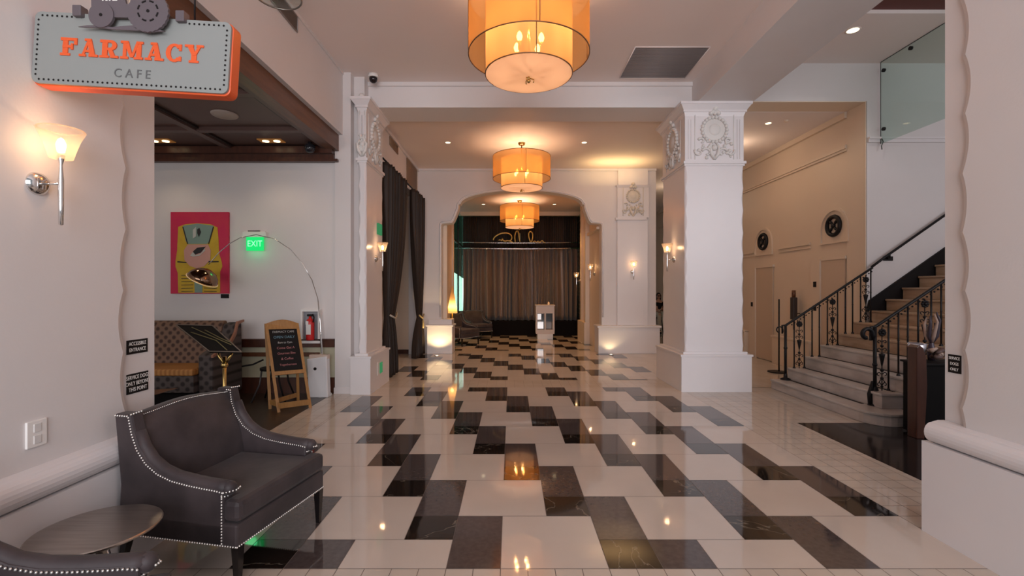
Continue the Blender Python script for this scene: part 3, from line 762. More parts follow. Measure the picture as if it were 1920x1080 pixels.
slab(m, [bl + hh * .06, bk1 + hh * .06, bk1 + hh * .12, bl + hh * .12], wd, .015); obj('lower_rail', m, PINE, t)
uu = (q[1] - q[0]).normalized(); vv = (q[3] - q[0]); vv = (vv - uu * vv.dot(uu)).normalized(); chalk = [mat('chalk_white', (.5, .5, .48), .8), mat('chalk_blue', (.16, .30, .38), .8), mat('chalk_pink', (.50, .20, .20), .8)]
for k, (s_, sz, ci, f) in enumerate((('FARMACY CAFE', .05, 0, .93), ('OPEN DAILY', .062, 1, .80), ('8am to 7pm', .048, 0, .67), ('Come Get A', .055, 2, .54), ('Gourmet Bite', .052, 2, .41), ('& Coffee', .055, 2, .28), ('Togetherness', .05, 2, .14))):
    o = (q[0].lerp(q[1], .5)).lerp(q[3].lerp(q[2], .5), f) + nq * .014
    text('chalk_writing', s_, sz * .80, frame(o, uu, vv), chalk[ci], slate, .0006, sx=.95)

# white air purifier / panel box with black port
t = thing('white_floor_unit', 'white boxy floor unit with a round black port beside the chalkboard', 'floor unit', (-2.82, 6.8, 0))
m = MB(); m.prism([(-2.94, .0), (-2.66, .0), (-2.68, .60), (-2.97, .56)], (0, 6.78, 0), (1, 0, 0), (0, 0, 1), (0, 1, 0), .12); obj('casing', m, mat('matt_white_panel', (.72, .71, .72), .4), t, bevel=.012)
m = MB(); m.cyl((-2.845, 6.772, .42), (-2.845, 6.785, .42), .022, 16); obj('round_port', m, DARK, t)
m = MB(); m.box(-2.94, -2.67, 6.80, 6.88, .56, .62); obj('top_grip', m, mat('peach_plastic', (.62, .48, .40), .5), t)
m = MB(); m.box(-3.02, -2.985, 6.93, 6.97, .22, .42); tag(obj('spray_bottle', m, mat('green_bottle', (.03, .42, .16), .4), bevel=.006), 'small green bottle standing behind the white floor unit', 'bottle')
bpy.data.objects['spray_bottle'].location.z = 0.002

# arc floor lamp
t = thing('arc_floor_lamp', 'thin chrome arc floor lamp curving over the painting', 'floor lamp', (-2.80, 6.95, 0))
YL = 6.6; arc = [at(p[0], p[1], YL + (.3 if p[0] > 590 else 0)) for p in ((606, 741), (605, 700), (603, 650), (600, 600), (596, 560), (585, 525), (568, 495), (545, 468), (515, 448), (480, 440), (450, 446), (430, 457), (410, 474), (398, 488), (391, 496))]
m = MB(); m.tube(arc, [.014] * 3 + [.011] + [.006] * 11, 6); obj('arched_stem', m, CHROME, t)
m = MB(); a0 = arc[0]; m.cyl((a0.x, a0.y, 0), (a0.x, a0.y, .03), .12, 24); obj('foot', m, WHITEP, t)
m = MB(); cc = at(383, 518, YL); axv = Vector((.50, -.06, .86)).normalized()
m.lathe([(0, .17), (.05, .165), (.12, .13), (.175, .07), (.20, 0)], cc - axv * .06, axv, 28); obj('dome_shade', m, mat('bronze_mirror', (.28, .17, .11), .12, metal=1), t, solid=.004)
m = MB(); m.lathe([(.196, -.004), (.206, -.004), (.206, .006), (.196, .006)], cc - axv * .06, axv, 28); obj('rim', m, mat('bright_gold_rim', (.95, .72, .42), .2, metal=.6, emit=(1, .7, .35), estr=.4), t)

# dark bentwood chair behind the easel
t = thing('bentwood_chair', 'dark bentwood chair half hidden behind the chalkboard', 'chair', (-3.45, 6.65, 0))
m = MB(); m.cyl((-3.35, 6.62, .44), (-3.35, 6.62, .47), .19, 20); obj('seat', m, DARK, t)
for dx, dy, f in ((-.15, -.12, 1), (.13, -.12, 1), (-.13, .13, 1), (.13, .13, 1)):
    m = MB(); m.tube([(-3.35 + dx * .8, 6.62 + dy, .45), (-3.35 + dx * 1.0, 6.62 + dy, .25), (-3.35 + dx * 1.7, 6.62 + dy * 1.2, .0)], .013, 6); obj('leg', m, mat('worn_grey_iron', (.06, .05, .05), .4) if dx == -.15 else DARK, t)
m = MB(); m.tube([(-3.48, 6.7, .46), (-3.5, 6.72, .62), (-3.42, 6.74, .72), (-3.3, 6.75, .74), (-3.2, 6.72, .62), (-3.22, 6.7, .46)], .013, 6); m.tube([(-3.5, 6.6, .58), (-3.62, 6.55, .52), (-3.75, 6.5, .50)], .012, 6); obj('backrest', m, DARK, t)

# recessed cafe downlights, speaker, cctv dome
for n, (x, y) in enumerate(((-5.05, 6.93), (-3.45, 6.86))):
    y = 6.72
    t = thing('recessed_twin_light', ['twin recessed amber light at the left of the brown coffered ceiling', 'twin recessed amber light at the right of the brown coffered ceiling'][n], 'recessed light', (x, y, 3.70), 0, 'twin recessed lights in the coffered ceiling')
    m = MB(); m.box(x - .17, x + .17, y - .08, y + .08, 3.708, 3.7195); obj('trim', m, mat('amber_light_trim_%d' % n, (.45, .20, .05), .3, emit=(1, .38, .08), estr=.16), t)
    for s_ in (-.08, .08):
        m = MB(); m.lathe([(0, 0), (.045, 0), (.045, .006), (0, .006)], (x + s_, y, 3.702), None, 14); obj('lamp', m, DLITE, t)
    light('cafe_downlight', 'SPOT', (x, y - .1, 3.66), 26, (1, .76, .5), .09, rot=(math.radians(-25), 0, 0), spot=150)
m = MB(); m.lathe([(0, 0), (.14, 0), (.15, .012), (.15, .02)], (-3.51, 5.72, 3.70), None, 28); tag(obj('ceiling_speaker', m, mat('speaker_grille', (.42, .34, .30), .6)), 'round pale speaker in the brown coffered ceiling', 'ceiling speaker')
m = MB(); m.lathe([(0, 0), (.05, .01), (.07, .05), (.075, .09), (.06, .12)], (-2.93, 6.80, 3.56), None, 18); m.cyl((-2.93, 6.8, 3.66), (-2.93, 6.8, 3.72), .03); tag(obj('security_camera', m, mat('camera_black_a', (.02, .02, .025), .15)), 'black security camera in the corner of the coffered ceiling', 'security camera')
t = thing('security_camera', 'black dome security camera at the white ceiling above the slim left column', 'security camera', (-2.10, 7.15, ZC - .14))
m = MB(); m.cyl((-2.10, 7.12, ZC - .05), (-2.10, 7.12, ZC), .075, 20); obj('mount', m, WHITEP, t)
m = MB(); m.ball((-2.10, 7.12, ZC - .07), .062, 16, 10); obj('dome', m, mat('camera_black_b', (.012, .008, .01), .1), t)

# ------------------------------------------------------------------ VENTS


def vent(name, label, corners, n, mt, rows, frame_m):
    """corners: o, u, v vectors"""
    o, u, v = map(Vector, corners); n = Vector(n); t = thing(name, label, 'vent', tuple(o))
    m = MB(); slab(m, [o, o + u, o + u + v, o + v], n, .006); obj('backing', m, mt, t)
    m = MB(); e = .02; uu, vv = u.normalized(), v.normalized()
    for a, b in ((o, o + u), (o + v, o + u + v)): m.tube([a + n * .008, b + n * .008], .008, 5)
    for a, b in ((o, o + v), (o + u, o + u + v)): m.tube([a + n * .008, b + n * .008], .008, 5)
    obj('frame', m, frame_m, t)
    m = MB()
    for k in range(1, rows): m.tube([o + v * (k / rows) + n * .009, o + u + v * (k / rows) + n * .009], .0035, 4)
    obj('slats', m, mt, t)


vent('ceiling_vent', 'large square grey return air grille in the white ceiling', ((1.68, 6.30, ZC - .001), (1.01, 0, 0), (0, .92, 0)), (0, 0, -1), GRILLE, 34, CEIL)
vent('wall_vent', 'long grey air vent high on the left header beside the ceiling', ((-2.538, 4.4, 4.62), (0, 1.13, 0), (0, 0, .18)), (1, 0, 0), mat('grey_taupe_vent', (.20, .17, .15), .5), 10, GRILLE)
vent('wall_vent', 'small tan vent high over the left drapes, nearer of the two', ((-2.318, 8.9, 4.34), (0, .65, 0), (0, 0, .16)), (1, 0, 0), TANGR, 10, TANGR)
vent('wall_vent', 'tall tan vent over the far left drape, farther of the two', ((-2.318, 10.35, 3.98), (0, 1.1, 0), (0, 0, .52)), (1, 0, 0), TANGR, 24, TANGR)

# ------------------------------------------------------------------ PENDANTS


def pendant(x, y, zb, ztop, zceil, label, first=None):
    t = thing('drum_pendant', label, 'pendant light', (x, y, zb), 0, 'double drum amber pendants down the hall axis')
    r1, r2 = .59, .425; z = lambda a: a + zb
    m = MB(); m.lathe([(r1, .19), (r1, ztop - zb)], (x, y, zb), None, 64); obj('outer_shade', m, SHADE, t)
    m = MB(); m.lathe([(r2, 0), (r2, ztop - zb - .06)], (x, y, zb), None, 56); obj('inner_shade', m, SHADE, t)
    m = MB()
    for r, h in ((r1, z(.19)), (r1, ztop), (r2, z(.005))): m.tube([(x + r * math.cos(a * PI / 32), y + r * math.sin(a * PI / 32), h) for a in range(64)], .006, 6, True)
    for a in range(4):
        c_, s_ = math.cos(a * PI / 2 + 1.45 * PI + .28), math.sin(a * PI / 2 + 1.45 * PI + .28)
        m.tube([(x + r1 * c_, y + r1 * s_, z(.19)), (x + r1 * c_, y + r1 * s_, ztop)], .005, 5); m.tube([(x, y, ztop), (x + r1 * c_, y + r1 * s_, ztop)], .004, 5)
        m.tube([(x + r2 * c_, y + r2 * s_, z(.0)), (x + r2 * c_, y + r2 * s_, ztop - .06)], .005, 5)
    obj('wire_frame', m, mat('bronze_wire', (.22, .12, .06), .4, metal=.6) if 'bronze_wire' not in MATS else MATS['bronze_wire'], t)
    m = MB(); m.lathe([(0, -.02), (r2 * .6, -.015), (r2 - .004, .0)], (x, y, zb), None, 56); obj('bottom_diffuser', m, DIFFUSER, t)
    m = MB(); m.cyl((x, y, zb - .05), (x, y, zb - .01), .012); m.ball((x, y, zb - .06), .02)
    for a in range(3):
        c_, s_ = math.cos(a * 2.1), math.sin(a * 2.1); m.tube([(x, y, zb - .03), (x + .05 * c_, y + .05 * s_, zb - .045), (x + .045 * c_, y + .045 * s_, zb - .075)], .006, 5)
    obj('finial', m, BRASS, t)
    m = MB(); m.cyl((x, y, z(.05)), (x, y, zceil), .012); obj('stem', m, BRASS, t)
    m = MB(); m.lathe([(0, -.05), (.06, -.045), (.075, -.01), (.075, 0)], (x, y, zceil), None, 20); obj('canopy', m, BRASS, t)
    for a in range(4):
        c_, s_ = math.cos(a * PI / 2 + .9), math.sin(a * PI / 2 + .9)
        m = MB(); m.cyl((x + .15 * c_, y + .15 * s_, z(.19)), (x + .15 * c_, y + .15 * s_, z(.27)), .014); m.tube([(x, y, z(.12)), (x + .15 * c_, y + .15 * s_, z(.19))], .006, 5); la = obj('lamp_arm', m, BRASS, t)
        m = MB(); m.lathe([(0, 0), (.02, .01), (.03, .045), (.018, .08), (0, .10)], (x + .15 * c_, y + .15 * s_, z(.27)), None, 12); obj('bulb', m, WARMB, la)
        light('pendant_lamp', 'POINT', (x + .15 * c_, y + .15 * s_, z(.40)), 15, (1, .62, .36), .02)
    return t


pendant(.175, 4.58, 3.675, 4.42, ZC, 'largest amber double drum pendant, nearest, hanging at the top of the view')
pendant(.22, 9.58, 3.655, 4.30, Z2, 'middle amber double drum pendant hanging before the arch')
pendant(.26, 13.98, 3.44, 4.08, 4.25, 'smallest amber double drum pendant, farthest, hanging inside the arch')


# ------------------------------------------------------------------ SCONCES
def sconce():
    """local: wall plane x=0, light sticks out +x; z=0 at back plate"""
    t = thing('wall_sconce', 'x', 'wall sconce', (0, 0, 0), 0, 'torch wall sconces with ribbed glass cups')
    m = MB(); m.lathe([(0, .03), (.03, .028), (.05, .015), (.055, 0)], (0, 0, 0), (1, 0, 0), 28); obj('back_plate', m, CHROME, t, False)
    m = MB(); m.cyl((.02, 0, 0), (.115, 0, 0), .006); obj('arm', m, CHROME, t, False)
    m = MB(); m.lathe([(0, -.20), (.009, -.195), (.011, -.1), (.011, .02), (.006, .09), (.012, .115), (.016, .135), (0, .135)], (.115, 0, 0), None, 14); obj('stem', m, CHROME, t, False)
    m = MB(); m.lathe([(.040, .118), (.050, .16), (.064, .21), (.084, .258)], (.115, 0, 0), None, 24, flute=.10); m.lathe([(0, .118), (.045, .12)], (.115, 0, 0), None, 28); cup = obj('glass_cup', m, CUPGL, t, False)
    m = MB(); m.tube([(.115 + .084 * math.cos(a * PI / 16), .084 * math.sin(a * PI / 16), .258) for a in range(32)], .004, 5, True); obj('cup_rim', m, CUPGL, cup, False)
    m = MB(); m.lathe([(0, .145), (.014, .15), (.02, .185), (.012, .21), (0, .22)], (.115, 0, 0), None, 12); obj('bulb', m, WARMS, t, False)
    return t


sc0 = sconce()
for n, (x, y, z, rz, lb, pw) in enumerate((
        (-2.26, 2.225, 2.070, 0, 'large nearest torch sconce on the left pillar below the cafe sign', 18),
        (-2.19, 7.55, 2.07, 0, 'torch sconce on the slim column beside the left drapes', 18),
        (2.70, 7.72, 2.07, PI, 'torch sconce on the hall side of the freestanding right column', 18),
        (3.02, 11.58, 2.02, -PI / 2, 'torch sconce facing the hall on the pier right of the arch', 14),
        (2.26, 12.6, 2.0, PI, 'torch sconce glimpsed through the right side of the arch', 10),
        (2.18, 14.72, 1.85, PI, 'tiny farthest torch sconce beside the green glass', 5))):
    o = sc0 if n == 0 else copy_tree(sc0)
    o.location = (x, y, z); o.rotation_euler = (0, 0, rz); o['label'] = lb
    d = Matrix.Rotation(rz, 3, 'Z') @ Vector((.115, 0, .19)); light('sconce_lamp', 'POINT', (x + d.x, y + d.y, z + d.z), pw, (1, .60, .32), .022)

# ------------------------------------------------------------------ CAFE HANGING SIGN
YS = 2.2; SG = lambda px, py: ((px - 958) * YS / 875, 1.563 - (py - 544) * YS / 875)
t = thing('hanging_cafe_sign', 'orange-edged grey FARMACY CAFE sign with tractor cutout hanging at upper left', 'sign', (-1.78, YS, 2.49))
ax, az = SG(66.5, 20.5); bx_, bz = SG(434, 42); cx_, cz = SG(68, 155)
U = Vector((bx_ - ax, 0, bz - az)); W_ = U.length; U.normalize(); V = Vector((-U.z, 0, U.x)); H_ = .337
O = Vector((ax, 0, az)) - V * H_


def rrect(x0, x1, y0, y1, r, n=6):
    p = []
    for cx, cy, a in ((x1 - r, y1 - r, 0), (x0 + r, y1 - r, 1), (x0 + r, y0 + r, 2), (x1 - r, y0 + r, 3)):
        for k in range(n + 1): t_ = (a + k / n) * PI / 2; p.append((cx + r * math.cos(t_), cy + r * math.sin(t_)))
    return p


m = MB(); m.prism(rrect(0, W_, 0, H_, .03), O + Vector((0, YS, 0)), U, V, (0, 1, 0), .012); obj('face', m, SIGNG, t)
m = MB(); m.prism(rrect(-.005, W_ + .006, -.008, H_ + .003, .034), O + Vector((0, YS + .0125, 0)), U, V, (0, 1, 0), .062); obj('orange_box', m, ORANGE, t, bevel=.004)
m = MB(); n1 = 38; n2 = 12
for k in range(n1):
    for y in (.018, H_ - .018):
        a = .035 + (W_ - .07) * k / (n1 - 1)
        if y > .1 and .10 < a < .72 and a > .24 * W_ and a < .80 * W_: continue
        o = O + U * a + V * y; m.lathe([(0, 0), (.0052, 0)], (o.x, YS - .001, o.z), (0, -1, 0), 8, smooth=False)
for k in range(n2):
    for x in (.018, W_ - .018):
        o = O + U * x + V * (.04 + (H_ - .08) * k / (n2 - 1)); m.lathe([(0, 0), (.0052, 0)], (o.x, YS - .001, o.z), (0, -1, 0), 8, smooth=False)
obj('rim_holes', m, DARK, t)


# slab letters
def R(x0, x1, y0, y1): return [(x0, y0), (x1, y0), (x1, y1), (x0, y1)]


def arcring(cx, cy, rx, ry, tx, ty, a0, a1, n=14):
    out = [];
    for k in range(n + 1): a = math.radians(a0 + (a1 - a0) * k / n); out.append((cx + rx * math.cos(a), cy + ry * math.sin(a)))
    for k in range(n, -1, -1): a = math.radians(a0 + (a1 - a0) * k / n); out.append((cx + (rx - tx) * math.cos(a), cy + (ry - ty) * math.sin(a)))
    return out


GL = {
    'F': (.92, [R(.12, .40, 0, 1), R(0, .52, 0, .14), R(0, .85, .84, 1), R(.72, .88, .62, 1), R(.12, .62, .44, .58), R(.56, .68, .34, .68)]),
    'A': (1.0, [[(.10, 0), (.24, 0), (.50, .80), (.44, 1)], [(.60, 1), (.40, 1), (.56, .0), (.86, 0)] , [(.38, 1), (.62, 1), (.88, .0), (.60, .0)], R(.26, .66, .24, .38), R(0, .36, 0, .13), R(.52, 1.0, 0, .13), R(.28, .62, .87, 1)]),
    'R': (1.02, [R(.12, .40, 0, 1), R(0, .50, 0, .13), R(0, .6, .85, 1), R(.38, .6, .42, .57), arcring(.56, .71, .34, .29, .24, .15, -90, 90), [(.44, .46), (.66, .50), (.88, .0), (.62, .0)], R(.58, 1.0, 0, .13)]),
    'M': (1.22, [R(.12, .30, 0, 1), R(.84, 1.10, 0, 1), [(.12, 1), (.40, 1), (.68, .10), (.52, .10)], [(.84, 1), (1.0, 1), (.68, .10), (.56, .10)], R(0, .42, 0, .13), R(.72, 1.2, 0, .13), R(0, .38, .87, 1), R(.84, 1.2, .87, 1)]),
    'C': (.92, [arcring(.46, .5, .46, .52, .26, .15, 40, 320), R(.70, .84, .62, .98), R(.70, .84, .04, .30)]),
    'Y': (1.0, [R(.36, .64, 0, .48), R(.24, .76, 0, .13), [(.08, 1), (.40, 1), (.62, .42), (.40, .38)], [(.72, 1), (.90, 1), (.62, .42), (.46, .38)], R(0, .46, .87, 1), R(.62, 1.0, .87, 1)])}
m = MB(); gp = .09; tot = sum(GL[c][0] + gp for c in 'FARMACY') - gp; xl = (118 - 66) * YS / 875; xr = (386 - 66) * YS / 875; k = (xr - xl) / tot; hL = .084; x = xl; base_v = H_ * .40
for c_ in 'FARMACY':
    for gi, pg in enumerate(GL[c_][1]): m.prism([(x + p[0] * k, base_v + p[1] * hL) for p in pg], O + Vector((0, YS - .004 - .0003 * gi, 0)), U, V, (0, 1, 0), .0042 + .0003 * gi)
    x += (GL[c_][0] + gp) * k
obj('farmacy_lettering', m, ORANGE, t)
oo = O + U * (W_ * .512) + V * .066
text('cafe_lettering', 'C A F E', .058, frame((oo.x, YS - .0015, oo.z), U, V), GREYT, t, .001, sx=.95)
# tractor cutout
pp = lambda pts, dy=0, d=.010, mb=None: mb.prism([SG(a, b) for a, b in pts], (0, YS - .03 + dy, 0), (1, 0, 0), (0, 0, 1), (0, 1, 0), d)
m = MB()
pp([(181, -20), (240, -20), (243, 0), (246, 14), (268, 22), (268, 40), (222, 39), (212, 30), (182, 24)], 0, .010, m)
pp([(157, 56.5), (175, 54), (200, 54), (220, 57.5), (238, 55.5), (262, 54), (290, 58), (318, 65), (300, 66), (262, 63.5), (225, 62), (196, 58.5), (170, 58)], 0, .006, m)
for cx, cy, r, nt_ in ((201.5, 36, 23, 0), (288, 30, 37, 26)):
    n = 52; pts = []
    for k in range(n):
        a = 2 * PI * k / n; rr = r * (1 + (.035 if nt_ and k % 2 else 0)); pts.append((cx + rr * math.cos(a), cy + rr * math.sin(a)))
    pp(pts, -.006, .012, m)
obj('tractor_cutout', m, TRACT, t)
m = MB()
for cx, cy, r in ((201.5, 36, 3), (288.5, 29, 3)): pp([(cx + r * math.cos(k * .63), cy + r * math.sin(k * .63)) for k in range(10)], -.0075, .001, m)
for k in range(8):
    a0, a1 = k * PI / 4 + .15, k * PI / 4 + .60; pp([(288.5 + r * math.cos(a), 29 + r * math.sin(a)) for r, a in ((17, a0), (17, (a0 + a1) / 2), (17, a1), (20, a1), (20, (a0 + a1) / 2), (20, a0))], -.0075, .001, m)
for r in (8, 14): pass
obj('wheel_slots', m, DARK, t)
m = MB()
for k, w_ in enumerate((3, 4, 3, 9)): x = 202 + k * 6.4; pp([(x, 6.5), (x + w_, 6.5), (x + w_, 9), (x, 9)], -.0015, .001, m)
obj('bonnet_marks', m, WHITEP, t)
m = MB(); pp([(252, -12), (266, -12), (258, 20), (249, 18)], .004, .004, m); obj('cream_fender', m, mat('cream_fender_paint', (.42, .33, .24), .5), t)
for px in (151, 342.5):
    py = 26 if px < 200 else 36
    m = MB(); a = SG(px - 8, py + 8); b = SG(px + 8, py - 12); m.box(a[0], b[0], YS - .022, YS + .02, a[1], b[1]); obj('hanger_clamp', m, TRACT, t, bevel=.003)
    m = MB(); c_ = SG(px + 12, py - 10); m.cyl((c_[0], YS + .04, c_[1] - .03), (c_[0], YS + .04, 3.4), .004); obj('hanger_rod', m, BLACK, t)
m = MB(); m.box(-2.30, -1.4, YS + .02, YS + .06, 3.38, 3.42); obj('wall_bracket', m, BLACK, t)

# glass dish fixture just inside the top of the view
t = thing('glass_dish_light', 'glass dish ceiling fixture cut off by the top edge at upper left', 'ceiling light', (-1.75, 3.5, 3.72))
m = MB(); m.lathe([(.0, 0), (.10, .01), (.165, .045)], (-1.75, 3.5, 3.72), None, 36); obj('dish', m, GLASS, t)
m = MB(); m.tube([(-1.75 + .165 * math.cos(a * PI / 18), 3.5 + .165 * math.sin(a * PI / 18), 3.765) for a in range(36)], .007, 6, True); obj('ring', m, STEEL, t)
m = MB(); m.cyl((-1.75, 3.5, 3.74), (-1.75, 3.5, ZC), .008); obj('rod', m, STEEL, t)

# ------------------------------------------------------------------ SMALL WALL ITEMS
t = thing('wall_outlet', 'white double outlet plate low on the left pillar', 'outlet', (-2.25, 2.22, .82))
m = MB(); m.box(-2.262, -2.250, 2.17, 2.265, .82, .945); obj('cover_plate', m, WHITEP, t, bevel=.003)
m = MB(); m.box(-2.252, -2.247, 2.20, 2.235, .835, .875); m.box(-2.252, -2.247, 2.20, 2.235, .89, .93); obj('socket', m, mat('socket_grey', (.68, .65, .63), .4), t, bevel=.002)


def sign_plate(label, x, y0, y1, z0, z1, lines, nx, size):
    t = thing('notice_sign', label, 'sign', (x, y0, z0), 0)
    m = MB(); m.box(min(x, x + nx * .004), max(x, x + nx * .004), y0, y1, z0, z1); obj('plate', m, DARK, t)
    n = len(lines)
    for k, s_ in enumerate(lines):
        zz = z1 - (z1 - z0) * (k + .6) / (n + .2)
        text('lettering', s_, size, frame((x + nx * .005, (y0 + y1) / 2, zz), (0, 1 if nx > 0 else 1, 0) if nx > 0 else (0, -1, 0), (0, 0, 1)), mat('sign_white_' + label[:3] + str(k), (.55, .5, .48), .5), t, .0006, sx=.8)
    return t


# text runs left-to-right as seen from the hall
def notice(label, x, y0, y1, z0, z1, lines, nx, size):
    t = thing('notice_sign', label, 'sign', (x, y0, z0), 0)
    m = MB(); m.box(min(x, x + nx * .004), max(x, x + nx * .004), y0, y1, z0, z1); obj('plate', m, DARK, t)
    n = len(lines); u = (0, nx, 0)
    for k, s_ in enumerate(lines):
        zz = z1 - (z1 - z0) * (k + .65) / (n + .3)
        text('lettering', s_, size, frame((x + nx * .005, (y0 + y1) / 2, zz), u, (0, 0, 1)), WHITEP, t, .0006, sx=.78)


notice('black notice about service dogs, lower of two on the left pillar', -2.30, 2.79, 2.955, .935, 1.055, ['SERVICE DOGS', 'ONLY BEYOND', 'THIS POINT'], 1, .034)
notice('black notice with white lettering, upper of two on the left pillar', -2.30, 2.79, 2.95, 1.175, 1.26, ['ACCESSIBLE', 'ENTRANCE'], 1, .032)
notice('small black framed notice on the right pillar', 2.80, 2.90, 2.985, 1.04, 1.155, ['SERVICE', 'DOGS', 'ONLY'], -1, .026)
t = thing('switch_plate', 'white plate with glowing green patch on the slim left column base', 'switch plate', (-2.10, 7.4, .24))
m = MB(); m.box(-2.103, -2.095, 7.33, 7.41, .22, .42); obj('cover_plate', m, WHITEP, t)
m = MB(); m.box(-2.103, -2.09, 7.47, 7.60, .23, .40); obj('green_glow_patch', m, GREEND, t)  # small emissive green box beside the cover plate
m = MB(); m.box(-2.20, -2.165, 7.62, 7.85, 2.48, 2.66); tag(obj('exit_sign', m, GREEND), 'small glowing green plate above the sconce by the left drapes', 'exit sign')  # plain emissive green box

# ------------------------------------------------------------------ DRAPES


def drape(name, label, fn, m, nu=120, nv=40, cords=None):
    t = thing(name, label, 'curtain', fn(.5, 0)); mb = MB(); mb.grid(fn, nu, nv); obj('cloth', mb, m, t, solid=.004); return t


def side_drape(top, tie, bot, zt, ztie, zb, xp, nf, amp):
    def f(u, v):
        z = zt + (zb - zt) * v
        if z > ztie:
            s_ = (zt - z) / (zt - ztie); e = s_ ** 2.2; a = top[0] + (tie[0] - top[0]) * e; b = top[1] + (tie[1] - top[1]) * e; am = amp * (1 - .65 * e)
        else:
            s_ = (ztie - z) / (ztie - zb); e = 1 - (1 - s_) ** 2; a = tie[0] + (bot[0] - tie[0]) * e; b = tie[1] + (bot[1] - tie[1]) * e; am = amp * (.35 + .6 * e)
        ph = u * nf * 2 * PI + .5 * math.sin(z * 1.3 + u * 4)
        return (xp + am * math.sin(ph) + .3 * am * math.sin(ph * 2.3 + 1), a + (b - a) * u + .012 * math.cos(ph), z)
    return f


t = drape('drape', 'nearer long charcoal tied-back drape beside the slim left column', side_drape((8.12, 9.75), (8.18, 8.78), (8.16, 8.88), 3.80, 1.06, .02, -2.20, 11, .075), CURT2, 200, 50)
m = MB(); m.tube([(-2.15, 8.80, 1.14), (-2.10, 8.5, 1.05), (-2.12, 8.2, 1.12)], .018, 6); obj('tie_back', m, mat('silver_tassel_cord', (.45, .40, .34), .4), t)
t = drape('drape', 'farther long charcoal tied-back drape left of the arch', side_drape((10.3, 11.42), (10.85, 11.28), (10.5, 11.42), 3.80, .92, .02, -2.17, 9, .07), CURT2, 180, 50)
m = MB(); m.tube([(-2.13, 10.85, .98), (-2.09, 11.05, .90), (-2.11, 11.3, .98)], .02, 6); m.lathe([(0, 0), (.03, .0), (.022, .16), (.012, .2)], (-2.09, 11.1, .66), None, 8); obj('tie_back', m, mat('gold_tassel_cord', (.5, .36, .14), .4), t)
m = MB(); m.cyl((-2.20, 8.0, 3.83), (-2.20, 11.45, 3.83), .016); 
for y in (8.4, 10.0, 11.3): m.cyl((-2.33, y, 3.83), (-2.2, y, 3.83), .01)
tag(obj('curtain_rod', m, BLACK), 'long dark curtain rod carrying the two left drapes', 'curtain rod')

# far stage curtain
rs = random.Random(5); ph = [rs.uniform(0, 6) for _ in range(6)]


def back_cloth(x0, x1, y, zt, zb, nf, amp, v2):
    def f(u, v):
        p = u * nf * 2 * PI + 1.6 * math.sin(u * 23 + ph[0]) + .9 * math.sin(u * 51 + ph[1])
        am = amp * (.65 + .5 * v * v2) * (1 + .4 * math.sin(u * 37 + ph[2]))
        return (x0 + (x1 - x0) * u + .02 * math.sin(v * 3 + u * 20) * v2, y + am * math.sin(p + .25 * v * math.sin(u * 31)) + .3 * am * math.sin(2.1 * p), zt + (zb - zt) * v)
    return f


drape('stage_curtain', 'dark upper valance curtain behind the script lettering', back_cloth(-1.68, 2.34, 16.42, 4.22, 3.05, 60, .03, 0), CURT2, 700, 6)
drape('stage_curtain', 'tall brown pleated curtain filling the arch below the rails', back_cloth(-1.68, 2.34, 16.33, 3.04, .51, 21, .13, 1), CURT, 700, 14)
m = MB(); m.box(-1.68, 2.34, 16.05, 16.5, 0, .5); tag(obj('platform', m, mat('dead_black', (.006, .004, .004), .8, spec=.1), bevel=.01), 'low black platform front under the brown curtain', 'platform')
m = MB()
for z, y in ((3.215, 16.12), (3.01, 16.08)):
    m.tube([(-1.69 + 4.02 * k / 12, y - .05 * math.sin(PI * k / 12), z - .03 * math.sin(PI * k / 12)) for k in range(13)], .014 if z > 3.1 else .02, 8)
tag(obj('curtain_rail', m, CHROME), 'pair of slim silver rails across the brown curtain', 'rail')
# gold script sign above the rails
t = thing('script_sign', 'gold looping script lettering above the silver rails on the curtain', 'sign', (.2, 16.05, 3.2))
SW = lambda zx, zy: at(900 + zx / 12.8, 420 + zy / 12.8, 16.03)
for nm, pts in (('initial_letter', [(320, 390), (340, 330), (420, 265), (520, 225), (640, 215), (730, 250), (765, 320), (740, 390), (680, 410)]),
                ('small_strokes', [(450, 400), (480, 375), (520, 400), (540, 345), (560, 400), (620, 410), (680, 400), (760, 430), (790, 440)]),
                ('first_loop', [(850, 440), (835, 330), (850, 220), (895, 160), (925, 220), (940, 330), (960, 430)]),
                ('bar_stroke', [(955, 220), (960, 330), (955, 430)]),
                ('second_loop', [(1215, 440), (1180, 340), (1170, 240), (1205, 180), (1255, 220), (1265, 320), (1235, 440)]),
                ('tail_strokes', [(1270, 440), (1310, 410), (1350, 440), (1395, 410), (1430, 440), (1490, 400), (1530, 440), (1570, 445)])):
    # smooth the polyline
    P3 = [SW(*p) for p in pts]; Q = []
    for i in range(len(P3) - 1):
        a, b, c_, d = P3[max(i - 1, 0)], P3[i], P3[i + 1], P3[min(i + 2, len(P3) - 1)]
        for k in range(4):
            s_ = k / 4; Q.append(.5 * ((2 * b) + (c_ - a) * s_ + (2 * a - 5 * b + 4 * c_ - d) * s_ ** 2 + (3 * b - a - 3 * c_ + d) * s_ ** 3))
    Q.append(P3[-1]); m = MB(); m.tube(Q, .028 if 'stroke' not in nm else .022, 6)
    obj(nm, m, GOLD if nm != 'bar_stroke' else mat('pale_green_bar', (.30, .34, .24), .3, metal=.4), t)

# ------------------------------------------------------------------ ARMCHAIRS


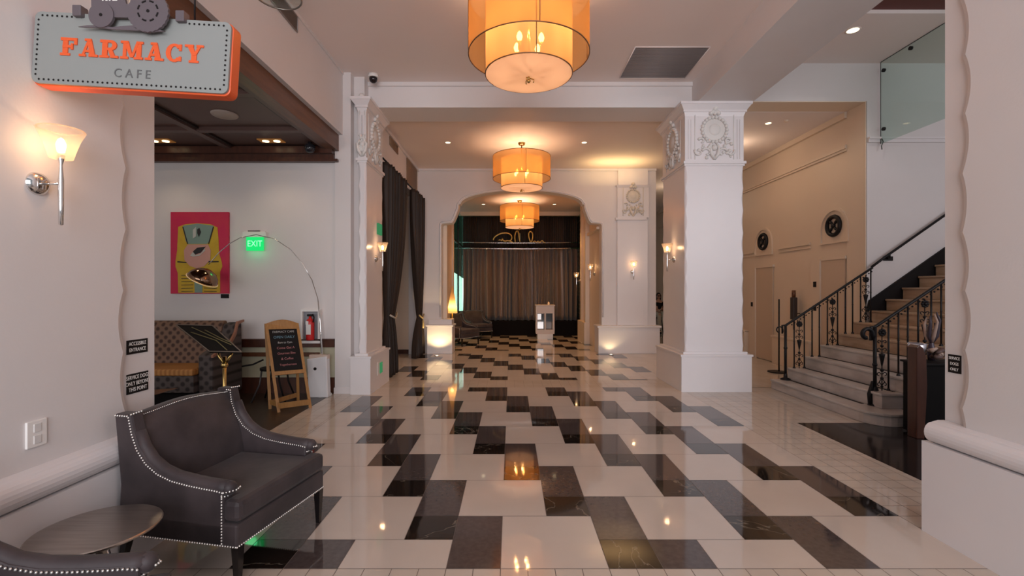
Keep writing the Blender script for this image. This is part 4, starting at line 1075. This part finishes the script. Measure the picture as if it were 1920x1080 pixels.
def armchair():
    t = thing('armchair', 'x', 'armchair', (0, 0, 0), 0, 'charcoal velvet club chairs with nailhead trim')
    W2 = .385; zb = .225
    curve = [(-.675, .885), (-.655, .80), (-.62, .715), (-.565, .645), (-.49, .595), (-.40, .565), (-.30, .55), (-.20, .54), (-.13, .535)]
    for sg in (-1, 1):
        m = MB(); pts = [(-.765, zb), (-.745, .50), (-.785, .885)] + curve + [(-.10, .53), (-.095, .50), (-.095, zb)]
        m.prism(pts, (0, sg * W2, 0), (1, 0, 0), (0, 0, 1), (0, -sg, 0), .075); obj('side_arm', m, VELVET, t, False, bevel=.012)
        # rolled front of the arm
        m = MB(); m.tube([(x, sg * (W2 - .035), z - .012) for x, z in curve[1:]] + [(-.085, sg * (W2 - .035), .52)], [.03, .032, .034, .035, .036, .037, .037, .038, .038], 10)
        m.ball((-.085, sg * (W2 - .035), .52), .038, 12, 8); obj('arm_roll', m, VELVET, t, False)
    # back: serpentine top
    m = MB()

    def top(y): return   .872 + .014 * math.cos(y / (W2) * PI)
    n = 24; vs = []
    for k in range(n + 1):
        y = -W2 + .06 + (2 * W2 - .12) * k / n; zt = top(y) + .0; bulge = .03 * math.cos(y / W2 * PI / 2)
        vs += [(-.77, y, zb), (-.785, y, zt - .01), (-.76, y, zt + .006), (-.70, y, zt), (-.665 + bulge, y, zt - .08), (-.60 + bulge, y, .60), (-.56 + bulge, y, .40), (-.56, y, zb)]
    m.add(vs, [(k * 8 + j, k * 8 + (j + 1) % 8, (k + 1) * 8 + (j + 1) % 8, (k + 1) * 8 + j) for k in range(n) for j in range(8)] + [tuple(range(7, -1, -1)), tuple(n * 8 + j for j in range(8))], True)
    obj('backrest', m, VELVET, t, False)
    m = MB(); m.box(-.72, -.01, -W2, W2, zb, .345); obj('seat_rail', m, VELVET, t, False, bevel=.012)
    m = MB(); m.prism([(-.62, -W2 + .075), (-.105, -W2 + .075), (-.105, -W2 + .005), (-.0, -W2 + .005), (.0, W2 - .005), (-.105, W2 - .005), (-.105, W2 - .075), (-.62, W2 - .075)], (0, 0, .35), (1, 0, 0), (0, 1, 0), (0, 0, 1), .115)
    obj('seat_cushion', m, VELVET, t, False, bevel=.028)
    for sx, sy in ((-.03, -1), (-.03, 1), (-.72, -1), (-.72, 1)):
        m = MB(); x0 = sx - .0; a = .022; b = .012; yc = sy * (W2 - .03); dx = -.06 if sx < -.5 else .0
        m.add([(x0 - b + dx, yc - b, 0), (x0 + b + dx, yc - b, 0), (x0 + b + dx, yc + b, 0), (x0 - b + dx, yc + b, 0), (x0 - a, yc - a, zb), (x0 + a, yc - a, zb), (x0 + a, yc + a, zb), (x0 - a, yc + a, zb)],
              [(3, 2, 1, 0), (4, 5, 6, 7), (0, 1, 5, 4), (1, 2, 6, 5), (2, 3, 7, 6), (3, 0, 4, 7)])
        obj('leg', m, LEGW, t, False)

    def nails(mb, pts, step=.0155, r=.0056):
        pts = [Vector(p) for p in pts]; carry = 0
        for a, b in zip(pts, pts[1:]):
            L = (b - a).length; d = carry
            while d < L: mb.ball(a.lerp(b, d / L), r, 6, 4); d += step
            carry = d - L
    m = MB()
    for sg in (-1, 1):
        y = sg * (W2 + .001)
        nails(m, [(-.775, y, .875), (-.69, y, .875)] + [(x - .012, y, z - .022) for x, z in curve[1:]] + [(-.09, y, .505)])
        yi = sg * (W2 - .080)
        if sg > 0: nails(m, [(-.70, yi, .875), (-.672, yi, .875)] + [(x - .006, yi, z - .010) for x, z in curve[1:]] + [(-.09, yi, .515)])
        nails(m, [(-.10, y, .49), (-.10, y, zb + .015)]); nails(m, [(-.76, y, zb + .006), (-.012, y, zb + .006)])
        # around the arm's front roll
        nails(m, [(-.09, y, .507), (-.06, sg * (W2 - .01), .512), (-.04, sg * (W2 - .035), .514), (-.045, sg * (W2 - .065), .518)])
        nails(m, [(-.10, y, .482), (-.094 + .008, sg * (W2 - .03), .482), (-.086, sg * (W2 - .075), .486)])
        yi = sg * (W2 - .03)
        nails(m, [(x + .004, sg * (W2 + .0), z + .0) for x, z in curve[0:1]] + [(curve[0][0], sg * (W2 - .07), .889)])
    nails(m, [(-.008, -W2 + .0, zb + .006), (-.008, W2, zb + .006)])
    nails(m, [(-.695, -W2 + .07 + (2 * W2 - .14) * k / 16, top(-W2 + .07 + (2 * W2 - .14) * k / 16) + .001) for k in range(17)], .0115, .0038)
    obj('nailhead_trim', m, NAIL, t, False)
    return t


ch = armchair(); ch.location = (-1.335, 2.79, 0); ch.rotation_euler = (0, 0, math.radians(-11)); ch['label'] = 'large charcoal velvet armchair with nailhead trim beside the left pillar'
for loc, rz, lb in (((-1.224, 1.475, 0), 15, 'charcoal armchair cut off at the bottom left corner, only its nailed arm in view'),
                    ((-1.12, 13.15, 0), -35, 'far small dark armchair beside the cone floor lamp, nearer of the two'),
                    ((-.92, 15.0, 0), -60, 'farthest small dark armchair in front of the green window')):
    c_ = copy_tree(ch); c_.location = loc; c_.rotation_euler = (0, 0, math.radians(rz)); c_['label'] = lb

# round side table between the chairs
t = thing('side_table', 'round brushed metal side table at bottom left between the armchairs', 'side table', (-1.84, 2.075, 0))
m = MB(); m.lathe([(0, .492), (.232, .492), (.237, .496), (.237, .502), (.232, .506), (0, .506)], (-1.84, 2.075, 0), None, 64, smooth=False); obj('table_top', m, STEEL, t)
m = MB(); m.tube([(-1.84, 2.075, .468), (-1.80, 2.05, .40), (-1.74, 2.03, .30), (-1.74, 2.03, .16), (-1.80, 2.05, .03)], [.03, .032, .028, .035, .05], 12); obj('curved_pedestal', m, CHROME, t)
m = MB(); m.lathe([(0, 0), (.16, 0), (.16, .012), (.05, .03), (0, .03)], (-1.84, 2.075, 0), None, 40); obj('foot', m, STEEL, t)

# cone floor lamp in the far section
t = thing('cone_floor_lamp', 'floor lamp with tall cream cone shade inside the left of the arch', 'floor lamp', (-1.52, 12.55, 0))
m = MB(); m.lathe([(.14, 0), (.015, .72)], (-1.57, 12.5, .95), None, 28); obj('cone_shade', m, LAMPSH, t)
m = MB(); m.cyl((-1.57, 12.5, 0.02), (-1.57, 12.5, 1.0), .02); m.cyl((-1.57, 12.5, 0), (-1.57, 12.5, .02), .10, 20); obj('pole', m, BRASS, t)
light('cone_lamp', 'POINT', (-1.57, 12.5, 1.12), 8, (1, .68, .32), .04)

# white display pedestal
t = thing('display_pedestal', 'white glazed display pedestal on the checkered floor before the curtain', 'pedestal', (1.1, 15.0, 0))
px0, px1, py = .80, 1.39, 14.9
m = MB(); m.box(px0 + .05, px1 - .05, py, py + .4, 0, .16); obj('plinth', m, WHITEP, t)
m = MB(); m.box(px0, px1, py, py + .45, .16, .30); m.box(px0, px1, py, py + .45, .82, 1.06); m.box(px0, px0 + .05, py, py + .45, .3, .82); m.box(px1 - .06, px1, py, py + .45, .3, .82); m.box(px0 + .27, px0 + .32, py, py + .45, .3, .82); m.box(px0 - .02, px1 + .02, py - .02, py + .47, 1.06, 1.09); m.box(px0, px1, py + .42, py + .45, .3, .82)
obj('cabinet', m, mat('warm_white_cabinet', (.66, .55, .48), .4), t, bevel=.006)
m = MB(); m.box(px0 + .05, px0 + .17, py + .03, py + .05, .62, .80); m.box(px0 + .05, px0 + .24, py + .03, py + .05, .33, .55); obj('lit_glass', m, mat('white_glass', (.85, .85, .85), .1, emit=(.95, .97, 1), estr=.9), t)
m = MB(); m.box(px1 - .27, px1 - .06, py + .03, py + .05, .56, .82); m.box(px0 + .17, px0 + .25, py + .03, py + .05, .55, .8); obj('dark_glass', m, mat('dark_glass', (.03, .025, .02), .1), t)
m = MB(); m.lathe([(0, 0), (.03, 0), (.035, .05), (.02, .08), (.012, .10), (0, .10)], (1.22, 15.1, 1.09), None, 12); tag(obj('candle_jar', m, mat('amber_jar', (.6, .3, .1), .3, emit=(1, .6, .3), estr=.6)), 'tiny amber jar on top of the white display pedestal', 'jar')

# floor uplights
UP = emis('uplight_glow', (1, .85, .6), 14)
for n, (x, y, lb, pw) in enumerate(((-1.76, 11.10, 'small floor uplight before the base left of the arch', 60), (2.42, 11.28, 'small floor uplight before the pier right of the arch', 9), (-1.15, 15.95, 'small floor uplight before the black platform', 5))):
    t = thing('floor_uplight', lb, 'uplight', (x, y, .002), 0, 'small round floor uplights'); m = MB(); m.lathe([(.04, .002), (.065, .002), (.065, .012), (.04, .012)], (x, y, 0), None, 20); obj('ring', m, CHROME, t)
    m = MB(); m.lathe([(0, .006), (.04, .006)], (x, y, 0), None, 20); obj('lens', m, UP, t)
    light('uplight', 'SPOT', (x, y, .03), pw, (1, .72, .36), .03, rot=(math.radians(170), 0, 0), spot=125)

# ------------------------------------------------------------------ DOWNLIGHTS
for n, (x, y, z, lb, pw, sp) in enumerate((
        (-1.29, 9.55, Z2, 'small ceiling downlight left of the middle pendant', 150, 84), (1.50, 9.55, Z2, 'small ceiling downlight right of the middle pendant', 150, 84),
        (-.86, 14.6, 4.25, 'tiny ceiling downlight inside the arch at left', 210, 100), (1.36, 14.6, 4.25, 'tiny ceiling downlight inside the arch at right', 210, 100),
        (4.80, 6.55, 5.21, 'bright downlight in the stair hall ceiling', 42, 130), (4.66, 8.45, Z2, 'corridor downlight peeking out beside the column capital', 18, 150))):
    t = thing('ceiling_downlight', lb, 'downlight', (x, y, z - .01), 0, 'round recessed ceiling downlights')
    r = .05 if n < 4 else (.075 if n == 4 else .05)
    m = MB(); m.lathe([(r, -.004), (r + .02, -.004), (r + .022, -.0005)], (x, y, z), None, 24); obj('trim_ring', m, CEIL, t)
    m = MB(); m.lathe([(0, -.003), (r, -.003)], (x, y, z), None, 24); obj('lens', m, DLITE, t)
    light('downlight_lamp', 'SPOT', (x, y, z - .03), pw, (1, .76, .52) if n > 4 else ((1, .56, .24) if n < 2 else ((1, .50, .16) if n < 4 else (1, .9, .8))), .05, spot=sp)
light('corridor_fill', 'POINT', (4.6, 9.6, 4.2), 18, (1, .74, .52), .12)  # added ambient fill for the near corridor, without a fixture
light('corridor_fill', 'POINT', (4.6, 13.5, 4.0), 22, (1, .76, .52), .12)  # second added fill, farther down the corridor
light('hall_ceiling_fill', 'AREA', (2.5, 11.0, 4.15), 16, (1, .66, .28), 1.2, .5, (math.radians(180), 0, 0))  # added upward fill warming the hall ceiling, no cove there
m = MB(); m.lathe([(0, -.03), (.03, -.028), (.04, 0)], (4.9, 8.3, Z2), None, 16); tag(obj('smoke_detector', m, CREAM), 'small smoke detector on the corridor ceiling', 'smoke detector')

# ------------------------------------------------------------------ STAIRCASE
t = thing('staircase', 'grey and tan marble staircase climbing to the right behind the right pillar', 'staircase', (5.6, 6.5, 0))
NS = 14; sx = lambda n: 4.15 + .262 * (n - 1); sz = lambda n: .15 + .1815 * (n - 1)
YN, YF = 5.55, 7.44


def step_poly(n):
    x = sx(n)
    if n == 1:
        p = [(x, YF), (x, YN + .02)]
        for k in range(13):
            a = PI + k / 12 * PI; p.append((x + .25 + .25 * math.cos(a), YN + .02 + .26 * math.sin(a)))
        return p + [(x + .5, YN + .2), (x + .5, YF)]
    return [(x, YN), (x + .31, YN), (x + .31, YF), (x, YF)]


for n in range(1, NS + 1):
    m = MB(); x = sx(n); z0 = 0 if n == 1 else sz(n - 1) - (.0 if n > 2 else 0); z1 = sz(n)
    p = step_poly(n); m.prism(p, (0, 0, z0), (1, 0, 0), (0, 1, 0), (0, 0, 1), z1 - z0 - .03); cx = sum(a for a, b in p) / len(p); cy = sum(b for a, b in p) / len(p)
    m.prism([(a + (-.018 if a < cx else .0), b + (-.018 if b < cy else 0)) for a, b in p], (0, 0, z1 - .03), (1, 0, 0), (0, 1, 0), (0, 0, 1), .03)
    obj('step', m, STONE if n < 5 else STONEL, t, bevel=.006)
m = MB()
for n in range(1, 5): m.box(sx(n + 1) - .055, sx(n + 1) - .020, YN + .25 if n == 1 else YN + .1, YF - .03, sz(n), sz(n) + .003)
obj('dark_tread_strips', m, DARK, t)
m = MB()
p = [(5.74, sz(7) - .1), (5.74, sz(7) + .02)] + [(9.0, sz(7) + .02 + .69 * (9.0 - 5.74)), (9.0, sz(7) - .1)]
p = [(5.70, 1.22), (5.74, 1.40), (8.0, 1.40 + .70 * 2.26), (8.0, 1.22)]
m.prism(p, (0, 7.49, 0), (1, 0, 0), (0, 0, 1), (0, -1, 0), .03); obj('black_stringer', m, DARK, t)
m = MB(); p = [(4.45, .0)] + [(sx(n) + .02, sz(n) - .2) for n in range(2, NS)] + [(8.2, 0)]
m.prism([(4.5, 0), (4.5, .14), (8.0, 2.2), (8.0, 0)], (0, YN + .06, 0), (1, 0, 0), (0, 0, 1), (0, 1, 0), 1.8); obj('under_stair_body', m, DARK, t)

rail_z = lambda x: 1.95 - .665 * (5.75 - x)


def iron_panel(mb, x, y, z0, z1, w=.15):
    """ornate cast panel between two bars: rosette, urn, scrolls, diamond"""
    h = z1 - z0; cx = x
    mb.tube([(cx, y, z0), (cx, y, z1 - .05)], .006, 6)
    for k, (f, r) in enumerate(((.06, .014), (.18, .016), (.30, .018), (.52, .012), (.66, .016))): mb.ball((cx, y, z0 + h * f), r * 1.2, 8, 6)
    mb.lathe([(.006, 0), (.012, .03), (.030, .13), (.034, .15), (.01, .16)], (cx, y, z0 + h * .36), None, 10)
    for sg in (-1, 1):
        for f, r in ((.09, .028), (.24, .030), (.60, .028), (.72, .026)):
            pts = []
            for k in range(10): a = k / 9 * 1.6 * PI; rr = r * (1 - .6 * k / 9); pts.append((cx + sg * (.012 + r - rr * math.cos(a)) * .95, y, z0 + h * f + rr * math.sin(a)))
            mb.tube(pts, .0055, 5)
    for k in range(8):
        a = k * PI / 4; mb.ball((cx + .032 * math.cos(a), y - .004, z0 + h * .86 + .032 * math.sin(a)), .018, 7, 5)
    mb.ball((cx, y - .012, z0 + h * .86), .022, 8, 6)
    for k in range(4): a = k * PI / 2; mb.tube([(cx + .035 * math.cos(a), y, z0 + h * .13 + .045 * math.sin(a)), (cx + .035 * math.cos(a + PI / 2), y, z0 + h * .13 + .045 * math.sin(a + PI / 2))], .005, 5)


def baluster(m, x, y, z0, z1, r=.008):
    m.cyl((x, y, z0), (x, y, z1), r * 1.25, 8); m.lathe([(.022, 0), (.02, .012), (.009, .03)], (x, y, z0), None, 8); m.ball((x, y, z0 + (z1 - z0) * .55), .013, 8, 5)


def balustrade(label, y, off, newel, nlast, vol):
    t = thing('stair_railing', label, 'stair railing', (newel[0], y, 0), 0, 'wrought iron stair railings')
    rz_ = lambda x: rail_z(x) + off
    xn, zn = newel
    m = MB(); m.cyl((xn, y, sz(1)), (xn, y, rz_(xn) + .0 if vol else rz_(xn)), .020, 10); m.lathe([(.075, 0), (.07, .02), (.03, .035), (.024, .10)], (xn, y, sz(1)), None, 14); m.ball((xn, y, sz(1) + .5), .028, 10, 6)
    if vol: m.ball((xn, y, sz(1) + .18), .04, 8, 6, (1, 1, 1.6)); m.tube([(xn - .05, y, sz(1) + .02), (xn - .06, y, sz(1) + .14), (xn - .03, y, sz(1) + .3)], [.03, .03, .012], 8)
    obj('newel_post', m, BLACK, t)
    xe = sx(nlast) + .24
    m = MB(); pts = []; vr = .095 if vol else .075
    for k in range(15): a = -PI * .5 + k / 14 * 1.75 * PI; rr = vr * (1 - .6 * (1 - k / 14)); pts.append((xn - .10 - rr * math.cos(a) * .9, y, rz_(xn) - vr + rr * math.sin(a) * 1.0))
    pts += [(xn - .05, y, rz_(xn) - .0), (xn, y, rz_(xn))] + [(xn + (xe - xn) * k / 8, y, rz_(xn + (xe - xn) * k / 8)) for k in range(1, 9)]
    m.tube(pts, [.026 if vol else .010] * 15 + [.016] + [.019] * 9, 8); obj('handrail', m, BLACK, t)
    m = MB(); x = xn + .1
    while x < xe: m.ball((x, y, rz_(x) - .055), .012, 6, 4); x += .045
    obj('rail_beads', m, BLACK, t)
    for n in range(2, nlast + 1):
        x = sx(n)
        if n % 2 == 0:
            for d in (.055, .215):
                m = MB(); baluster(m, x + d, y, sz(n), rz_(x + d)); obj('baluster', m, BLACK, t)
            m = MB(); iron_panel(m, x + .135, y, sz(n), rz_(x + .135) - .01)
            obj('ornate_panel', m, BLACK, t)
        else:
            for d in (.075, .19):
                m = MB(); baluster(m, x + d, y, sz(n), rz_(x + d)); obj('baluster', m, BLACK, t)
    return t


balustrade('far wrought iron stair railing ending at the white wall', 7.36, .0, (4.33, 0), 6, False)
balustrade('near wrought iron stair railing with thick scrolled newel', 5.72, .02, (4.46, 0), 8, True)
# wall handrail
t = thing('wall_handrail', 'black handrail fixed on the white wall above the stairs', 'handrail', (5.9, 7.45, 1.9))
m = MB(); m.tube([(5.72, 7.40, 1.93), (5.95, 7.40, 2.10), (7.9, 7.40, 2.10 + .70 * 1.95)], .02, 8); obj('rail', m, BLACK, t)
for x in (6.0, 7.3):
    m = MB(); m.tube([(x, 7.40, 2.10 + .7 * (x - 5.95)), (x + .02, 7.42, 2.05 + .7 * (x - 5.95)), (x + .06, 7.5, 2.04 + .7 * (x - 5.95))], .018, 6); m.box(x - .02, x + .13, 7.485, 7.5, 2.0 + .7 * (x - 5.95), 2.07 + .7 * (x - 5.95)); obj('bracket', m, BLACK, t)

# glass screen above the stair
t = thing('glass_screen', 'clear glass screen panel hung above the stairs at upper right', 'glass panel', (5.91, 6.2, 3.9))
m = MB(); m.box(5.905, 5.917, 4.6, 7.46, 3.90, 5.20); obj('pane', m, GLASS, t)
m = MB()
for y, z in ((7.40, 5.05), (7.40, 4.12), (6.9, 5.14), (6.0, 5.14)): m.cyl((5.895, y, z), (5.927, y, z), .028, 14)
obj('clamp', m, BLACK, t)
m = MB(); m.tube([(5.911, 7.46, 3.9), (5.911, 7.46, 5.2)], .006, 5); m.tube([(5.911, 4.6, 5.203), (5.911, 7.46, 5.203)], .006, 5); m.tube([(5.911, 7.44, 3.98), (5.93, 7.43, 3.93), (5.90, 7.43, 3.86), (5.90, 7.42, 3.80)], .008, 5); obj('edge_channel', m, mat('dark_edge', (.08, .09, .08), .4), t)

# floor stands behind the far railing
t = thing('slim_post', 'slim black floor post behind the scroll of the far railing', 'post', (5.10, 8.88, 0))
m = MB(); m.cyl((5.10, 8.88, .02), (5.10, 8.88, 1.39), .013); obj('rod', m, BLACK, t)
m = MB(); m.cyl((5.06, 8.88, 0), (5.06, 8.88, .02), .16, 24); obj('foot', m, BLACK, t)
t = thing('wall_torch', 'tall dark torch bracket on the corridor wall above its base ledge', 'torch', (5.55, 9.2, .8))
m = MB(); m.box(5.56, 5.64, 9.18, 9.30, .98, 1.42); obj('body', m, mat('bronze_body', (.06, .045, .04), .35, metal=.4), t, bevel=.01)
m = MB(); m.cyl((5.60, 9.24, .78), (5.60, 9.24, .98), .012); obj('spindle', m, BWOOD, t)
m = MB(); m.cyl((5.60, 9.24, 1.42), (5.60, 9.24, 1.56), .035); obj('cap', m, BWOOD, t)
m = MB(); m.cyl((5.6, 9.24, 1.1), (5.72, 9.24, 1.1), .012); obj('bracket', m, BWOOD, t)

# dark wood console by the right pillar with bowl and driftwood
t = thing('console_cabinet', 'dark brown console with black panel standing between stairs and right pillar', 'console', (4.6, 5.05, 0))
m = MB(); m.prism([(4.262, 0), (4.345, 0), (4.375, .55), (4.365, .86), (4.33, .96), (4.29, .985), (4.262, .96)], (0, 4.90, 0), (1, 0, 0), (0, 0, 1), (0, 1, 0), .12); obj('end_post', m, DWOOD, t, bevel=.008)
m = MB(); m.box(4.37, 5.0, 4.93, 5.2, 0.02, .77); obj('body', m, mat('dead_black_panel', (.006, .005, .005), .7, spec=.15), t)
m = MB(); m.box(4.35, 5.0, 4.91, 5.22, .77, .79); obj('top', m, DARK, t)
t = thing('glass_bowl', 'clear glass bowl on the dark console by the stairs', 'bowl', (4.43, 5.10, .792))
m = MB(); m.lathe([(0, 0), (.045, .0), (.055, .02), (.07, .10), (.085, .19)], (4.445, 5.11, .793), None, 20); obj('bowl', m, mat('thick_glass', (.55, .55, .60), .08, metal=.7), t, solid=.005)
rr = random.Random(9)
for k in range(9):
    m = MB(); x, y, z = 4.52 + .025 * (k % 5), 4.97 + .045 * (k // 3), .835 + .03 * (k % 3)
    m.tube([(x, y, z), (x + rr.uniform(-.05, .05), y + rr.uniform(-.02, .02), z + rr.uniform(.01, .04)), (x + rr.uniform(-.07, .07), y + rr.uniform(-.03, .03), z + rr.uniform(-.01, .05))], [.018, .028, .014], 7)
    tag(obj('driftwood_piece', m, mat('driftwood_%d' % k, (.50, .36, .29) if k % 2 else (.14, .09, .08), .6)), 'pale and dark driftwood piece heaped on the console', 'driftwood', 'driftwood pieces on the console')
t = thing('branch_vase', 'dark vase with twisted branches standing on the console', 'vase', (4.64, 5.14, .79))
m = MB(); m.lathe([(0, 0), (.03, 0), (.045, .08), (.03, .15), (.02, .19)], (4.64, 5.15, .792), None, 14); obj('vase', m, mat('plum_glaze', (.06, .04, .06), .25), t)
for k in range(7):
    a = k * .9; m = MB(); m.tube([(4.64, 5.15, .97), (4.64 + .05 * math.cos(a), 5.15 + .04 * math.sin(a), 1.06), (4.64 + .08 * math.cos(a + .5), 5.15 + .05 * math.sin(a + .5), 1.14 + .015 * k), (4.64 + .05 * math.cos(a), 5.15 + .05 * math.sin(a + .3), 1.20 + .02 * k)], [.014, .020, .014, .007], 6)
    obj('branch', m, mat('twig_%d' % k, (.45, .32, .26) if k % 2 else (.06, .045, .06), .4), t)

# ------------------------------------------------------------------ SEATED PERSON (far right, behind the column)
t = thing('person', 'person in black top, pale trousers and dark glasses seated far behind the column', 'person', (5.40, 17.0, 0))


def skin_mesh(name, verts, edges, radii, mt, sub=2):
    me = bpy.data.meshes.new(name); me.from_pydata(verts, edges, []); me.materials.append(mt)
    o = bpy.data.objects.new(name, me); C.objects.link(o); o.parent = t; me.transform(ROOTM[t].inverted())
    sk = o.modifiers.new('skin', 'SKIN'); me.skin_vertices.new() if not me.skin_vertices else None
    for i, r in enumerate(radii):
        me.skin_vertices[0].data[i].radius = (r, r)
    me.skin_vertices[0].data[0].use_root = True
    s_ = o.modifiers.new('sub', 'SUBSURF'); s_.levels = s_.render_levels = sub
    return o


px_, py_ = 5.38, 17.05
V_ = [(px_, py_, .72), (px_, py_, .95), (px_, py_ - .01, 1.13), (px_, py_ - .02, 1.21), (px_, py_ - .03, 1.30),
      (px_ - .14, py_ - .01, 1.10), (px_ - .19, py_ - .06, .90), (px_ - .10, py_ - .26, .80),
      (px_ + .14, py_ - .01, 1.10), (px_ + .19, py_ - .06, .90), (px_ + .10, py_ - .26, .80),
      (px_ - .09, py_ - .10, .70), (px_ - .10, py_ - .46, .68), (px_ - .10, py_ - .44, .38), (px_ - .10, py_ - .46, .10), (px_ - .10, py_ - .58, .05),
      (px_ + .09, py_ - .10, .70), (px_ + .06, py_ - .48, .74), (px_ + .02, py_ - .60, .44), (px_ + .04, py_ - .66, .20), (px_ + .04, py_ - .78, .16)]
E_ = [(0, 1), (1, 2), (2, 3), (3, 4), (2, 5), (5, 6), (6, 7), (2, 8), (8, 9), (9, 10), (0, 11), (11, 12), (12, 13), (13, 14), (14, 15), (0, 16), (16, 17), (17, 18), (18, 19), (19, 20)]
R_ = [.14, .13, .12, .05, .05, .06, .045, .03, .06, .045, .03, .09, .075, .055, .04, .035, .09, .075, .055, .04, .035]
skin_mesh('body', V_, E_, R_, SKIN)
skin_mesh('black_top', [V_[0], V_[1], V_[2], V_[5], V_[6], V_[8], V_[9]], [(0, 1), (1, 2), (2, 3), (3, 4), (2, 5), (5, 6)], [.15, .145, .135, .075, .058, .075, .058], DARK)
skin_mesh('pale_trousers', [V_[0]] + V_[11:15] + V_[16:20], [(0, 1), (1, 2), (2, 3), (3, 4), (0, 5), (5, 6), (6, 7), (7, 8)], [.15, .105, .088, .068, .055, .105, .088, .068, .055], mat('pale_linen', (.55, .50, .40), .7))
m = MB(); m.ball((px_, py_ - .05, 1.345), .085, 16, 12, (.86, 1, 1.22)); m.ball((px_, py_ - .14, 1.335), .016, 8, 6); m.ball((px_, py_ - .125, 1.295), .022, 8, 5, (1, .5, .35)); obj('head', m, SKIN, t)
m = MB(); m.ball((px_, py_ - .025, 1.375), .095, 16, 12, (.92, 1, 1.05)); m.ball((px_ - .07, py_ - .01, 1.28), .05, 10, 8, (.7, .9, 2)); m.ball((px_ + .07, py_ - .01, 1.28), .05, 10, 8, (.7, .9, 2)); obj('hair', m, mat('dark_hair', (.02, .012, .008), .5), t)
m = MB(); m.box(px_ - .065, px_ - .01, py_ - .145, py_ - .135, 1.335, 1.37); m.box(px_ + .01, px_ + .065, py_ - .145, py_ - .135, 1.335, 1.37); m.box(px_ - .07, px_ + .07, py_ - .14, py_ - .132, 1.36, 1.37); obj('sunglasses', m, DARK, t)
for x, y, z in ((px_ - .10, py_ - .54, .0), (px_ + .04, py_ - .74, .11)):
    m = MB(); m.ball((x, y, z + .05), .05, 12, 8, (.8, 2.2, .9)); m.cyl((x, y + .07, z + .05), (x, y + .08, z + .22), .045, 12); obj('boot', m, DARK, t)
for sg in (-1, 1):
    m = MB(); hx, hy, hz = px_ + sg * .09, py_ - .30, .79
    m.ball((hx, hy, hz), .035, 10, 6, (1, 1.2, .5))
    for k in range(4): m.tube([(hx + (k - 1.5) * .016, hy - .03, hz), (hx + (k - 1.5) * .018, hy - .065, hz - .005), (hx + (k - 1.5) * .018, hy - (.085 + .008 * (1 - abs(k - 1.5))), hz - .02)], [.009, .008, .007], 6)
    m.tube([(hx - sg * .03, hy - .0, hz), (hx - sg * .05, hy - .03, hz - .005), (hx - sg * .052, hy - .05, hz - .015)], [.01, .009, .008], 6); obj('hand', m, SKIN, t)
t = thing('bar_stool', 'dark stool under the seated person far behind the column', 'stool', (5.38, 17.1, 0))
m = MB(); m.cyl((px_, py_ + .02, .54), (px_, py_ + .02, .575), .18, 20); obj('seat', m, DARK, t)
for a in range(4):
    c_, s_ = math.cos(a * PI / 2 + .8), math.sin(a * PI / 2 + .8); m = MB(); m.cyl((px_ + .13 * c_, py_ + .02 + .13 * s_, .54), (px_ + .2 * c_, py_ + .02 + .2 * s_, 0), .014, 8); obj('leg', m, DARK, t)
